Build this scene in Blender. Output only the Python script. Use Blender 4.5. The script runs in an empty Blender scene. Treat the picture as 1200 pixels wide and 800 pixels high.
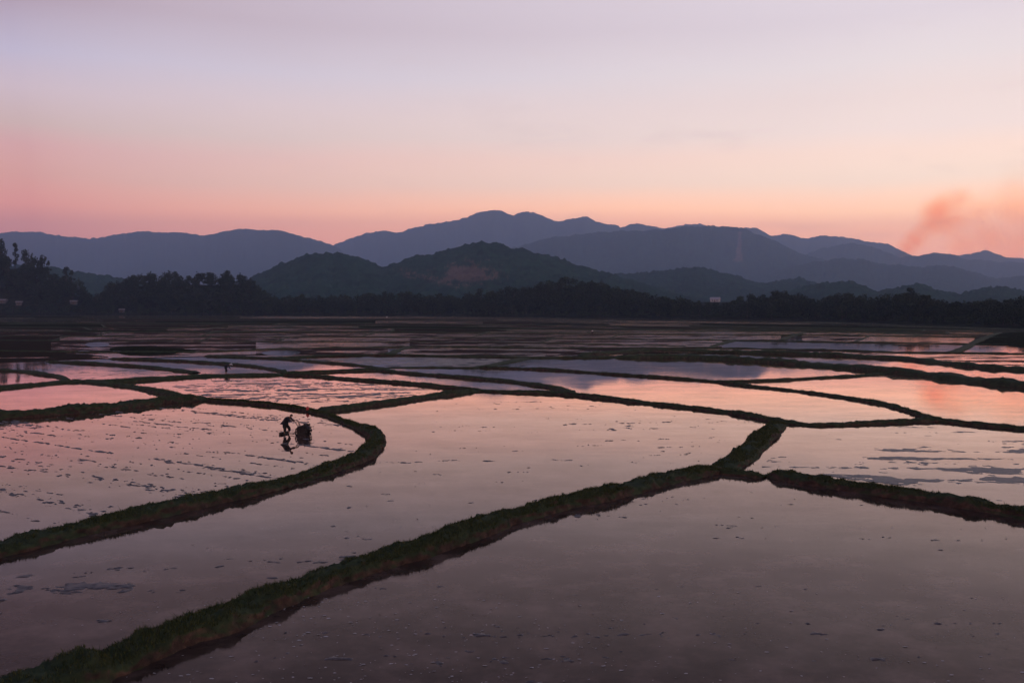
import bpy, bmesh, math, random
import numpy as np
from mathutils import Vector, Matrix

random.seed(7)
rng = np.random.default_rng(11)
R = math.radians
S = bpy.context.scene
C = S.collection

# ------------------------------------------------------------------ camera
H_CAM, F, HOR = 8.8, 1200 * 35 / 36.0, 354.5
PITCH = math.atan((400 - HOR) / F)
cam = bpy.data.objects.new('camera', bpy.data.cameras.new('camera'))
C.objects.link(cam)
cam.data.lens = 35
cam.data.sensor_width = 36
cam.data.clip_start = 0.3
cam.data.clip_end = 60000
cam.location = (0, 0, H_CAM)
cam.rotation_euler = (math.pi / 2 - PITCH, 0, 0)
S.camera = cam

# ------------------------------------------------------------------ sky
def lin(r, g, b, k=1.0):
    o = []
    for c in (r, g, b):
        c = c / 255
        o.append(k * (c / 12.92 if c <= .04045 else ((c + .055) / 1.055) ** 2.4))
    return (*o, 1)

SUN_AZ, SUN_EL = R(62), R(3)          # afterglow: sun gone down to the right of the view
w = bpy.data.worlds.new('World')
S.world = w
w.use_nodes = True
N, L = w.node_tree.nodes, w.node_tree.links
N.clear()
def nd(tree, t, **kw):
    n = tree.nodes.new(t)
    for k, v in kw.items():
        setattr(n, k, v)
    return n
T = w.node_tree
out = nd(T, 'ShaderNodeOutputWorld')
tc = nd(T, 'ShaderNodeTexCoord')
sep = nd(T, 'ShaderNodeSeparateXYZ')
L.new(tc.outputs['Generated'], sep.inputs[0])
# soft smoke-haze streaks: wobble the elevation a little before the ramps
mp = nd(T, 'ShaderNodeMapping')
mp.inputs['Scale'].default_value = (1.7, 1.7, 5)
L.new(tc.outputs['Generated'], mp.inputs[0])
nz = nd(T, 'ShaderNodeTexNoise')
nz.inputs['Scale'].default_value = 1.3
nz.inputs['Detail'].default_value = 4
L.new(mp.outputs[0], nz.inputs['Vector'])
wob = nd(T, 'ShaderNodeMath', operation='MULTIPLY_ADD')
wob.inputs[1].default_value = 0.028
L.new(nz.outputs['Fac'], wob.inputs[0])
sub = nd(T, 'ShaderNodeMath', operation='SUBTRACT')
sub.inputs[1].default_value = 0.014
L.new(sep.outputs['Z'], sub.inputs[0])
L.new(sub.outputs[0], wob.inputs[2])
def ramp(stops):
    r = nd(T, 'ShaderNodeValToRGB')
    r.color_ramp.interpolation = 'EASE' if False else 'LINEAR'
    e = r.color_ramp.elements
    while len(e) < len(stops):
        e.new(1)
    for el, (p, c) in zip(e, stops):
        el.position = p
        el.color = (*c, 1)
    L.new(wob.outputs[0], r.inputs[0])
    return r
ZS = (0, .035, .07, .09, .115, .14, .16, .19, .22, .26, .30, .42, .62, 1)
SKY_L = [(190, 128, 136), (198, 134, 140), (204, 143, 146), (209, 151, 151), (215, 164, 162), (214, 171, 171), (211, 178, 180), (208, 187, 194), (203, 189, 204), (195, 182, 200), (191, 181, 202),
         (134, 136, 166), (106, 118, 158), (88, 104, 150)]
SKY_R = [(244, 158, 146), (248, 168, 150), (252, 184, 162), (252, 201, 180), (249, 215, 200), (248, 220, 209), (245, 220, 213), (238, 219, 217), (233, 218, 220), (225, 213, 221), (223, 213, 223),
         (154, 150, 176), (114, 122, 160), (90, 106, 152)]
KL = [(3.279, 2.302, 1.424), (3.279, 2.302, 1.424), (3.279, 2.302, 1.424), (3.279, 2.302, 1.424), (2.3, 1.907, 1.393), (1.942, 1.667, 1.438), (1.673, 1.698, 1.441), (1.576, 1.567, 1.532), (1.314, 1.373, 1.442), (1.097, 0.957, 0.928), (1.097, 0.957, 0.928), (1.065, 0.971, 0.952), (1.032, 0.986, 0.976), (1.0, 1.0, 1.0)]
KR = [(3.846, 3.421, 2.3), (3.846, 3.421, 2.3), (3.846, 3.421, 2.3), (3.846, 3.421, 2.3), (2.521, 2.607, 2.239), (2.217, 2.107, 1.821), (1.878, 1.908, 1.78), (1.715, 1.674, 1.532), (1.57, 1.583, 1.487), (1.443, 1.419, 1.354), (1.443, 1.419, 1.354), (1.295, 1.279, 1.236), (1.148, 1.14, 1.118), (1.0, 1.0, 1.0)]
def stops(cols, k):
    return [(z, tuple(.5 * v * m for v, m in zip(lin(*c)[:3], q))) for z, c, q in zip(ZS, cols, k)]
rl = ramp(stops(SKY_L, KL))
rr = ramp(stops(SKY_R, KR))
mr0 = nd(T, 'ShaderNodeMapRange', interpolation_type='LINEAR')
mr0.inputs['From Min'].default_value = -0.43
mr0.inputs['From Max'].default_value = 0.36
L.new(sep.outputs['X'], mr0.inputs['Value'])
mr = nd(T, 'ShaderNodeMath', operation='POWER')
mr.inputs[1].default_value = .7
L.new(mr0.outputs[0], mr.inputs[0])
mix = nd(T, 'ShaderNodeMix', data_type='RGBA')
L.new(mr.outputs[0], mix.inputs[0])
L.new(rl.outputs[0], mix.inputs[6])
L.new(rr.outputs[0], mix.inputs[7])
# thin high wisps of cloud
mp2 = nd(T, 'ShaderNodeMapping')
mp2.inputs['Scale'].default_value = (3, 3, 14)
mp2.inputs['Rotation'].default_value = (0, R(14), 0)
L.new(tc.outputs['Generated'], mp2.inputs[0])
nz2 = nd(T, 'ShaderNodeTexNoise')
nz2.inputs['Scale'].default_value = 2.1
nz2.inputs['Detail'].default_value = 7
nz2.inputs['Roughness'].default_value = .62
L.new(mp2.outputs[0], nz2.inputs['Vector'])
cr = nd(T, 'ShaderNodeMapRange')
cr.inputs['From Min'].default_value = .56
cr.inputs['From Max'].default_value = .8
cr.inputs['To Max'].default_value = .35
L.new(nz2.outputs['Fac'], cr.inputs['Value'])
mix2 = nd(T, 'ShaderNodeMix', data_type='RGBA')
mix2.inputs[7].default_value = lin(250, 222, 214, .5)
cm = nd(T, 'ShaderNodeMath', operation='MULTIPLY')
L.new(cr.outputs[0], cm.inputs[0])
L.new(mr.outputs[0], cm.inputs[1])
L.new(cm.outputs[0], mix2.inputs[0])
L.new(mix.outputs[2], mix2.inputs[6])
sky = nd(T, 'ShaderNodeTexSky', sky_type='NISHITA', sun_disc=False)
sky.sun_elevation = SUN_EL
sky.sun_rotation = SUN_AZ
sky.dust_density = 3
bg1 = nd(T, 'ShaderNodeBackground')
bg1.inputs[1].default_value = 0.006
L.new(sky.outputs[0], bg1.inputs[0])
bg2 = nd(T, 'ShaderNodeBackground')
bg2.inputs[1].default_value = 2.0
L.new(mix2.outputs[2], bg2.inputs[0])
ad = nd(T, 'ShaderNodeAddShader')
L.new(bg1.outputs[0], ad.inputs[0])
L.new(bg2.outputs[0], ad.inputs[1])
L.new(ad.outputs[0], out.inputs['Surface'])

sd = bpy.data.lights.new('sun', 'SUN')
sun = bpy.data.objects.new('sun', sd)
C.objects.link(sun)
sd.energy = 0.12
sd.angle = R(14)
sd.color = (1, .66, .5)
dv = Vector((math.sin(SUN_AZ) * math.cos(SUN_EL), math.cos(SUN_AZ) * math.cos(SUN_EL), math.sin(SUN_EL)))
sun.rotation_euler = (-dv).to_track_quat('-Z', 'Y').to_euler()

S.view_settings.view_transform = 'Standard'
S.view_settings.look = 'None'
S.view_settings.exposure = 0.0
S.view_settings.gamma = 1
S.view_settings.use_curve_mapping = False
cy = S.cycles
cy.max_bounces = 5
cy.diffuse_bounces = 2
cy.glossy_bounces = 3
cy.transmission_bounces = 2
cy.volume_bounces = 1
cy.transparent_max_bounces = 6
cy.use_denoising = True
cy.caustics_reflective = False
cy.caustics_refractive = False

# ------------------------------------------------------------------ helpers
def G(px, py, z=0.0):
    """point of the level z that the photograph shows at pixel (px, py) of 1200 x 800"""
    u, v = (px - 600) / F, (400 - py) / F
    d = Vector((u, math.cos(PITCH) + v * math.sin(PITCH), -math.sin(PITCH) + v * math.cos(PITCH)))
    t = (z - H_CAM) / d.z
    return Vector((d.x * t, d.y * t, z))

def zat(py, dist):
    """height seen at pixel row py at a distance"""
    return H_CAM + math.tan(math.atan((400 - py) / F) - PITCH) * dist

def vnoise(x, y, seed=0):
    xi, yi = np.floor(x).astype(np.int64), np.floor(y).astype(np.int64)
    fx, fy = x - xi, y - yi
    fx, fy = fx * fx * (3 - 2 * fx), fy * fy * (3 - 2 * fy)
    def h(a, b):
        n = (a * 374761393 + b * 668265263 + seed * 1442695041) & 0xFFFFFFFF
        n = ((n ^ (n >> 13)) * 1274126177) & 0xFFFFFFFF
        n = ((n ^ (n >> 16)) * 2246822519) & 0xFFFFFFFF
        return ((n ^ (n >> 15)) & 0xFFFF) / 65535.0
    a, b, c, d = h(xi, yi), h(xi + 1, yi), h(xi, yi + 1), h(xi + 1, yi + 1)
    return a + (b - a) * fx + (c - a) * fy + (a - b - c + d) * fx * fy

def fbm(x, y, seed=0, o=4, g=.5):
    s, a, t = 0, 1, 0
    for i in range(o):
        s = s + a * vnoise(x * 2 ** i, y * 2 ** i, seed + i * 17)
        t += a
        a *= g
    return s / t

def mesh_obj(name, v, f, m=None, parent=None, smooth=False):
    me = bpy.data.meshes.new(name)
    v = np.asarray(v, dtype=np.float32)
    if isinstance(f, np.ndarray):
        k = f.shape[1]
        me.vertices.add(len(v)); me.vertices.foreach_set('co', v.ravel())
        me.loops.add(f.size); me.loops.foreach_set('vertex_index', f.astype(np.int32).ravel())
        me.polygons.add(len(f)); me.polygons.foreach_set('loop_start', np.arange(0, f.size, k, dtype=np.int32))
        me.update(calc_edges=True)
        me.validate()
    else:
        me.from_pydata([tuple(map(float, p)) for p in v], [], f)
        me.update()
    if smooth:
        me.polygons.foreach_set('use_smooth', np.ones(len(me.polygons), dtype=bool))
    if m:
        me.materials.append(m)
    o = bpy.data.objects.new(name, me)
    C.objects.link(o)
    o.parent = parent
    return o

def tag(o, label=None, cat=None, group=None, kind=None):
    if label: o['label'] = label
    if cat: o['category'] = cat
    if group: o['group'] = group
    if kind: o['kind'] = kind
    return o

def empty(name, loc, rz=0):
    o = bpy.data.objects.new(name, None)
    C.objects.link(o)
    o.location = loc
    o.rotation_euler = (0, 0, rz)
    return o

# ------------------------------------------------------------------ materials
def newmat(name):
    m = bpy.data.materials.new(name)
    m.use_nodes = True
    return m, m.node_tree, m.node_tree.nodes['Principled BSDF']

def noise_node(t, scale, detail=5, rough=.55, vec=None, sc=None):
    n = nd(t, 'ShaderNodeTexNoise')
    n.inputs['Scale'].default_value = scale
    n.inputs['Detail'].default_value = detail
    n.inputs['Roughness'].default_value = rough
    if vec is None:
        vec = nd(t, 'ShaderNodeTexCoord').outputs['Object']
    if sc:
        mpn = nd(t, 'ShaderNodeMapping')
        mpn.inputs['Scale'].default_value = sc
        t.links.new(vec, mpn.inputs[0])
        vec = mpn.outputs[0]
    t.links.new(vec, n.inputs['Vector'])
    return n

def cramp(t, src, stops):
    r = nd(t, 'ShaderNodeValToRGB')
    e = r.color_ramp.elements
    while len(e) < len(stops):
        e.new(1)
    for el, (p, c) in zip(e, stops):
        el.position = p
        el.color = (*c, 1)
    t.links.new(src, r.inputs[0])
    return r

def simple(name, col, rough=.8, scale=3, var=.35, bump=0, metal=0, spec=.3):
    m, t, b = newmat(name)
    n = noise_node(t, scale)
    r = cramp(t, n.outputs['Fac'], [(.3, [c * (1 - var) for c in col]), (.7, [c * (1 + var) for c in col])])
    t.links.new(r.outputs[0], b.inputs['Base Color'])
    b.inputs['Roughness'].default_value = rough
    b.inputs['Metallic'].default_value = metal
    b.inputs['Specular IOR Level'].default_value = spec
    if bump:
        bp = nd(t, 'ShaderNodeBump')
        bp.inputs['Strength'].default_value = bump
        t.links.new(n.outputs['Fac'], bp.inputs['Height'])
        t.links.new(bp.outputs[0], b.inputs['Normal'])
    return m

def water_shader(t, bump_out=None, base=None, mottle=None):
    """silt-laden water: mud showing at steep angles, the sky at low ones; reflected light is tinted warm and its fall-off steepened in the shader"""
    fr = nd(t, 'ShaderNodeFresnel')
    fr.inputs['IOR'].default_value = 1.33
    pw = nd(t, 'ShaderNodeMath', operation='POWER')
    pw.inputs[1].default_value = 1.85  # steeper than real Fresnel: deepens the light-dark contrast of the reflections
    mu = nd(t, 'ShaderNodeMath', operation='MULTIPLY')
    mu.inputs[1].default_value = 2.35
    mn = nd(t, 'ShaderNodeMath', operation='MINIMUM')
    mn.inputs[1].default_value = .9
    t.links.new(fr.outputs[0], pw.inputs[0]); t.links.new(pw.outputs[0], mu.inputs[0]); t.links.new(mu.outputs[0], mn.inputs[0])
    df = nd(t, 'ShaderNodeBsdfDiffuse')
    df.inputs[0].default_value = (.035, .024, .019, 1)
    if base: t.links.new(base, df.inputs[0])
    gl = nd(t, 'ShaderNodeBsdfAnisotropic')
    gl.inputs['Color'].default_value = (1, .855, .81, 1)  # warmth of the reflected sky light put into the gloss colour
    gl.inputs['Roughness'].default_value = .05
    if bump_out:
        for q in (fr, df, gl): t.links.new(bump_out, q.inputs['Normal'])
    fac = mn.outputs[0]
    if mottle:
        mm = nd(t, 'ShaderNodeMath', operation='MULTIPLY')
        t.links.new(fac, mm.inputs[0]); t.links.new(mottle, mm.inputs[1])
        fac = mm.outputs[0]
    mx = nd(t, 'ShaderNodeMixShader')
    t.links.new(fac, mx.inputs[0]); t.links.new(df.outputs[0], mx.inputs[1]); t.links.new(gl.outputs[0], mx.inputs[2])
    return mx, gl

def water_mat():
    m, t, b = newmat('turbid_water')
    t.nodes.remove(b)
    n = noise_node(t, .55, 9, .68, sc=(1, 1, 1))
    r = cramp(t, n.outputs['Fac'], [(.3, (.018, .010, .007)), (.48, (.046, .029, .021)), (.66, (.11, .070, .052))])
    n2 = noise_node(t, 1.2, 3, .5, sc=(.5, 1.3, 1))     # the slightest ripples
    bp = nd(t, 'ShaderNodeBump')
    bp.inputs['Strength'].default_value = .05
    bp.inputs['Distance'].default_value = .02
    t.links.new(n2.outputs['Fac'], bp.inputs['Height'])
    # drifting silt and scum dulls the mirror in soft patches and fine specks
    q1 = noise_node(t, .22, 8, .68, sc=(.8, 1.2, 1))
    q2 = noise_node(t, 2.4, 5, .7)
    a1 = nd(t, 'ShaderNodeMapRange')
    a1.inputs['From Min'].default_value = .40
    a1.inputs['From Max'].default_value = .66
    a1.inputs['To Min'].default_value = 1.04
    a1.inputs['To Max'].default_value = .90
    t.links.new(q1.outputs['Fac'], a1.inputs['Value'])
    a2 = nd(t, 'ShaderNodeMapRange')
    a2.inputs['From Min'].default_value = .55
    a2.inputs['From Max'].default_value = .75
    a2.inputs['To Min'].default_value = 1.0
    a2.inputs['To Max'].default_value = .90
    t.links.new(q2.outputs['Fac'], a2.inputs['Value'])
    am = nd(t, 'ShaderNodeMath', operation='MULTIPLY')
    t.links.new(a1.outputs[0], am.inputs[0]); t.links.new(a2.outputs[0], am.inputs[1])
    mx, gl = water_shader(t, bp.outputs[0], r.outputs[0], am.outputs[0])
    n3 = noise_node(t, .12, 5, .6)
    r3 = cramp(t, n3.outputs['Fac'], [(.4, (.02,) * 3), (.75, (.09,) * 3)])
    t.links.new(r3.outputs[0], gl.inputs['Roughness'])
    t.links.new(mx.outputs[0], t.nodes['Material Output'].inputs['Surface'])
    return m

def field_mat(name, wet, mud=(.040, .029, .023), streak=(.07, .11, 1)):
    """soaked mud with films of standing water between the clods"""
    m, t, b = newmat(name)
    n = noise_node(t, 1.0, 6, .65, sc=streak)
    nf = noise_node(t, 3.2, 4, .6)
    c = cramp(t, nf.outputs['Fac'], [(.3, [k * .6 for k in mud]), (.7, [k * 1.35 for k in mud])])
    t.links.new(c.outputs[0], b.inputs['Base Color'])
    b.inputs['Roughness'].default_value = .75
    b.inputs['Specular IOR Level'].default_value = 0
    bp = nd(t, 'ShaderNodeBump')
    bp.inputs['Strength'].default_value = .8
    bp.inputs['Distance'].default_value = .15
    t.links.new(nf.outputs['Fac'], bp.inputs['Height'])
    t.links.new(bp.outputs[0], b.inputs['Normal'])
    wb, _gl = water_shader(t)
    _gl.inputs['Roughness'].default_value = .09
    oi = nd(t, 'ShaderNodeObjectInfo')
    ma = nd(t, 'ShaderNodeMath', operation='MULTIPLY_ADD')
    ma.inputs[1].default_value = .10
    ma.inputs[2].default_value = 0
    t.links.new(oi.outputs['Random'], ma.inputs[0])
    a2 = nd(t, 'ShaderNodeMath', operation='ADD')
    t.links.new(n.outputs['Fac'], a2.inputs[0])
    t.links.new(ma.outputs[0], a2.inputs[1])
    k = nd(t, 'ShaderNodeMapRange')
    k.inputs['From Min'].default_value = .62 - wet
    k.inputs['From Max'].default_value = .67 - wet
    t.links.new(a2.outputs[0], k.inputs['Value'])
    mx = nd(t, 'ShaderNodeMixShader')
    t.links.new(k.outputs[0], mx.inputs[0])
    t.links.new(b.outputs[0], mx.inputs[1])
    t.links.new(wb.outputs[0], mx.inputs[2])
    t.links.new(mx.outputs[0], t.nodes['Material Output'].inputs['Surface'])
    return m

def dike_mat():
    """trodden earth with turf on the crown"""
    m, t, b = newmat('turf_and_earth')
    n = noise_node(t, 2.6, 7, .65)
    n2 = noise_node(t, .9, 4, .6)
    soil = cramp(t, n.outputs['Fac'], [(.32, (.018, .012, .009)), (.52, (.050, .031, .022)), (.72, (.115, .068, .046))])
    turf = cramp(t, n.outputs['Fac'], [(.3, (.016, .022, .009)), (.7, (.045, .058, .022))])
    ge = nd(t, 'ShaderNodeNewGeometry')
    s = nd(t, 'ShaderNodeSeparateXYZ')
    t.links.new(ge.outputs['Normal'], s.inputs[0])
    a = nd(t, 'ShaderNodeMath', operation='MULTIPLY_ADD')
    a.inputs[1].default_value = .9
    t.links.new(n2.outputs['Fac'], a.inputs[0])
    t.links.new(s.outputs['Z'], a.inputs[2])
    k = nd(t, 'ShaderNodeMapRange')
    k.inputs['From Min'].default_value = .82
    k.inputs['From Max'].default_value = 1.15
    t.links.new(a.outputs[0], k.inputs['Value'])
    mx = nd(t, 'ShaderNodeMix', data_type='RGBA')
    t.links.new(k.outputs[0], mx.inputs[0])
    t.links.new(soil.outputs[0], mx.inputs[6])
    t.links.new(turf.outputs[0], mx.inputs[7])
    t.links.new(mx.outputs[2], b.inputs['Base Color'])
    b.inputs['Roughness'].default_value = .9
    b.inputs['Specular IOR Level'].default_value = .15
    bp = nd(t, 'ShaderNodeBump')
    bp.inputs['Strength'].default_value = .7
    bp.inputs['Distance'].default_value = .06
    t.links.new(n.outputs['Fac'], bp.inputs['Height'])
    t.links.new(bp.outputs[0], b.inputs['Normal'])
    return m

def hill_mat():
    """forest canopy; the mesh attribute 'bare' marks cleared red earth"""
    m, t, b = newmat('forested_slope')
    n = noise_node(t, .035, 8, .7)
    n2 = noise_node(t, .004, 4, .6)
    c1 = cramp(t, n.outputs['Fac'], [(.32, (.005, .018, .012)), (.68, (.024, .062, .038))])
    c2 = cramp(t, n2.outputs['Fac'], [(.35, (.75, .85, .8)), (.65, (1.25, 1.2, 1.0))])
    mu = nd(t, 'ShaderNodeMix', data_type='RGBA', blend_type='MULTIPLY')
    mu.inputs[0].default_value = 1
    t.links.new(c1.outputs[0], mu.inputs[6])
    t.links.new(c2.outputs[0], mu.inputs[7])
    at = nd(t, 'ShaderNodeAttribute', attribute_name='bare')
    red = cramp(t, n.outputs['Fac'], [(.3, (.13, .072, .052)), (.7, (.30, .175, .125))])
    mx = nd(t, 'ShaderNodeMix', data_type='RGBA')
    t.links.new(at.outputs['Fac'], mx.inputs[0])
    t.links.new(mu.outputs[2], mx.inputs[6])
    t.links.new(red.outputs[0], mx.inputs[7])
    t.links.new(mx.outputs[2], b.inputs['Base Color'])
    b.inputs['Roughness'].default_value = 1
    b.inputs['Specular IOR Level'].default_value = 0
    return m

def leaf_mat(name, a, c):
    m, t, b = newmat(name)
    ge = nd(t, 'ShaderNodeNewGeometry')
    r = cramp(t, ge.outputs['Random Per Island'], [(0, a), (1, c)])
    t.links.new(r.outputs[0], b.inputs['Base Color'])
    b.inputs['Roughness'].default_value = .85
    b.inputs['Specular IOR Level'].default_value = .1
    return m

M = dict(
    water=water_mat(), dike=dike_mat(), hill=hill_mat(),
    mud_dry=field_mat('soaked_mud', -.02, (.040, .029, .020)), mud_mid=field_mat('half_flooded_mud', .09, (.052, .036, .028)), mud_wet=field_mat('flooded_mud', .20),
    mud=simple('wet_mud', (.075, .056, .048), .5, 6, .5, .6, spec=.4),
    ground=simple('valley_ground', (.022, .024, .013), 1, .3, .5, spec=0),
    fallow=simple('fallow_grass', (.022, .022, .011), 1, .6, .5, .5, spec=0),
    blade=leaf_mat('grass_blades', (.022, .032, .010), (.075, .085, .030)),
    leaf_a=leaf_mat('foliage', (.009, .017, .008), (.034, .050, .021)),
    leaf_b=leaf_mat('light_foliage', (.013, .025, .010), (.046, .066, .025)),
    bark=simple('bark', (.06, .048, .038), .9, 4, .4),
    chip=simple('pale_debris', (.38, .33, .30), .6, 9, .3),
    skin=simple('skin', (.22, .12, .08), .6, 9, .15),
    shirt=simple('dark_shirt', (.014, .016, .022), .9, 12, .3), pants=simple('dark_trousers', (.02, .018, .017), .9, 12, .3),
    pale=simple('pale_shirt', (.55, .53, .52), .9, 12, .1), straw=simple('pale_palm_leaf', (.50, .46, .42), .8, 14, .2),
    iron=simple('muddy_iron', (.035, .028, .024), .6, 12, .5, .3, .3), paint=simple('worn_blue_paint', (.030, .036, .048), .55, 10, .5),
    worn=simple('worn_pale_steel', (.13, .10, .085), .6, 12, .3), rubber=simple('black_rubber', (.012, .012, .012), .8, 10, .3), red=simple('red_plastic', (.42, .05, .04), .45, 8, .2),
    white=simple('whitewash', (.40, .37, .37), .9, 1.2, .08), dull=simple('dingy_plaster', (.11, .10, .10), .9, 1.2, .2), roof=simple('grey_roofing', (.20, .17, .17), .8, 2, .2),
    pale_roof=simple('pale_sheet_roof', (.30, .28, .30), .6, 2, .2),
    dark=simple('dark_opening', (.015, .015, .018), .5, 3, .2), timber=simple('timber', (.09, .06, .04), .8, 5, .3),
)

# ------------------------------------------------------------------ terrain
EDGE = np.array([(-200, 367.5), (0, 368), (300, 368.5), (480, 369), (600, 370), (720, 371.5), (840, 373), (960, 375), (1080, 379.5), (1200, 384), (1400, 392)])
def edge_dist(px):
    return H_CAM * F / (np.interp(px, EDGE[:, 0], EDGE[:, 1]) - HOR)
TOP = np.array([(-150, 285), (-60, 292), (0, 297), (20, 302), (40, 310), (60, 318), (80, 326), (98, 336), (110, 345), (120, 343), (130, 333), (150, 322), (175, 319), (220, 318), (275, 319),
                (296, 326), (310, 342), (330, 347), (400, 345), (450, 342), (520, 345), (565, 340), (620, 334), (660, 324), (690, 327), (730, 337),
                (760, 344), (815, 350), (860, 351), (880, 347), (915, 339), (960, 347), (1000, 342), (1030, 348), (1062, 339), (1090, 347), (1112, 353), (1150, 350), (1200, 344), (1350, 336)])
def sstep(a, b, x):
    t = np.clip((x - a) / (b - a), 0, 1)
    return t * t * (3 - 2 * t)
def top_px(px):
    return np.interp(px, TOP[:, 0], TOP[:, 1])
HOUSE = (838, 930.0)
def terrain(x, y):
    x, y = np.asarray(x, float), np.asarray(y, float)
    px = 600 + F * x / np.maximum(y, 1)
    e = edge_dist(px)
    d = y - e
    z = -.14 + sstep(-2, 5, d) * 1.0
    D = e + 75
    zt = H_CAM + (HOR - top_px(px)) * D / F
    kn = np.maximum(0, zt - 11.5)
    z = z + kn * sstep(8, 75, d) * (1 - .8 * sstep(110, 260, d))
    hx, hy = (HOUSE[0] - 600) / F * HOUSE[1], HOUSE[1]
    z = z + 8.6 * np.exp(-((x - hx) ** 2 + (y - hy) ** 2) / (2 * 70 ** 2))
    return z
def terrain1(x, y):
    return float(terrain(np.array([x]), np.array([y]))[0])

gx = np.concatenate([[-7900, -4000, -1500], np.arange(-760, 761, 8), [1500, 4000, 7900]])
gy = np.concatenate([[-3000, -200, 5, 80, 160, 240], np.arange(290, 1250, 8), [1600, 2400, 6000, 12600]])
X, Y = np.meshgrid(gx, gy)
Z = terrain(X, Y)
Z[Y > 1250] = .6
Z[Y < 250] = -.14
Z[np.abs(X) > 800] = np.minimum(Z[np.abs(X) > 800], .6)
def grid_faces(nr, nc):
    i = np.arange(nr * nc).reshape(nr, nc)
    return np.stack([i[:-1, :-1].ravel(), i[:-1, 1:].ravel(), i[1:, 1:].ravel(), i[1:, :-1].ravel()], 1)
tag(mesh_obj('ground', np.stack([X.ravel(), Y.ravel(), Z.ravel()], 1), grid_faces(*X.shape), M['ground'], smooth=True), 'dark valley floor with grassy banks and wooded knolls', kind='structure')

wx = 620
tag(mesh_obj('water', [(-wx, 4, 0), (wx, 4, 0), (wx, 330, 0), (wx, 860, 0), (-wx, 860, 0)], [(0, 1, 2, 3, 4)], M['water']), 'still muddy water standing in the flooded paddies', kind='structure')

# ------------------------------------------------------------------ mountains
def ridge(name, label, pts, dist, depth, step=2.0, rows=46, canopy=3.0, spur=.35, seed=0, bare=None, wig=.12):
    pts = np.array(pts, float)
    px = np.arange(pts[0, 0], pts[-1, 0] + .1, step)
    # smooth outline between traced points
    py = np.interp(px, pts[:, 0], pts[:, 1])
    k = np.exp(-np.linspace(-2, 2, max(3, int(9 / step) | 1)) ** 2)
    k /= k.sum()
    py = np.convolve(np.pad(py, len(k) // 2, mode='edge'), k, 'valid')
    py = py + (fbm(px / 13, px * 0 + 1, seed + 61, 2) - .5) * 2.4 + (fbm(px / 4.2, px * 0 + 2, seed + 62, 3, .6) - .5) * 1.8
    Dr = dist * (1 + wig * (fbm(px / 170 + seed, px * 0 + seed, seed, 3) - .5))
    zr = H_CAM + (HOR - py) * Dr / F
    v = np.concatenate([np.linspace(0, 1, rows), 1 + np.linspace(.05, .8, 8)])
    V, PX = np.meshgrid(v, px, indexing='ij')
    DR, ZR = np.broadcast_to(Dr, V.shape), np.broadcast_to(zr, V.shape)
    dd = DR - depth * (1 - V) * (.9 + .2 * fbm(PX / 120, PX * 0 + 3, seed + 5, 2))
    prof = np.where(V <= 1, np.sin(np.clip(V, 0, 1) * math.pi / 2) ** 1.35, np.cos(np.clip(V - 1, 0, 1) * math.pi / 2) ** .9)
    warp = (1 - V) * 60 * (fbm(PX / 90, V * 2.2, seed + 9, 3) - .5)
    sx = (PX + warp) * dist / F / (depth * .42)
    ri = 1 - np.abs(2 * fbm(sx, V * .7, seed + 2, 5, .55) - 1)
    amp = 1.35 * spur * np.clip(1 - np.abs(V - .45) / .55, 0, 1) * np.clip(np.minimum(V, 1) * 3, 0, 1)
    z = ZR * prof * (1 - amp * 1.1 * (ri - .35))
    xw = (PX - 600) / F * DR
    xw = (PX - 600) / F * dd
    can = canopy * (fbm(xw / (canopy * 1.9), dd / (canopy * 1.9), seed + 30, 3, .6) - .5) * 2 * np.clip(V * 6, 0, 1)
    z = z + can
    z[0] = -2.5
    z[-1] = -2.5
    z = np.maximum(z, -2.5)
    fc = grid_faces(*V.shape)
    o = mesh_obj(name, np.stack([xw.ravel(), dd.ravel(), z.ravel()], 1), fc, M['hill'], smooth=True)
    at = o.data.attributes.new('bare', 'FLOAT', 'POINT')
    if bare is not None:
        pyv = HOR - (z - H_CAM) / dd * F
        at.data.foreach_set('value', bare(PX, pyv).astype(np.float32).ravel())
    tag(o, label, 'mountain', kind='structure')
    return o

def bare_hill(px, py):
    n = fbm(px / 14, py / 5, 77, 4) - .5
    e = 1 - np.sqrt(((px - 548) / 44) ** 2 + ((py - 321) / 15) ** 2)
    e2 = .4 - np.abs(py - 327 - (px - 540) * .12) / 14 - np.maximum(0, np.abs(px - 500) - 34) / 20
    n2 = fbm(px / 3.2, py / 1.6, 78, 4, .65) - .5
    return np.clip((np.maximum(e, e2 * .8) + n * 1.5 + n2 * 1.1 - .15) * 1.3, 0, .6)
def scar(px, py):
    n = fbm(px / 4, py / 6, 5, 3) - .5
    c = 865 - (py - 290) * .06
    wd = 3.2 + np.clip(py - 288, 0, 20) * .22
    return np.clip((1 - np.abs(px - c) / wd + n) * 1.5, 0, .8) * (py > 272) * (py < 306)

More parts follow.
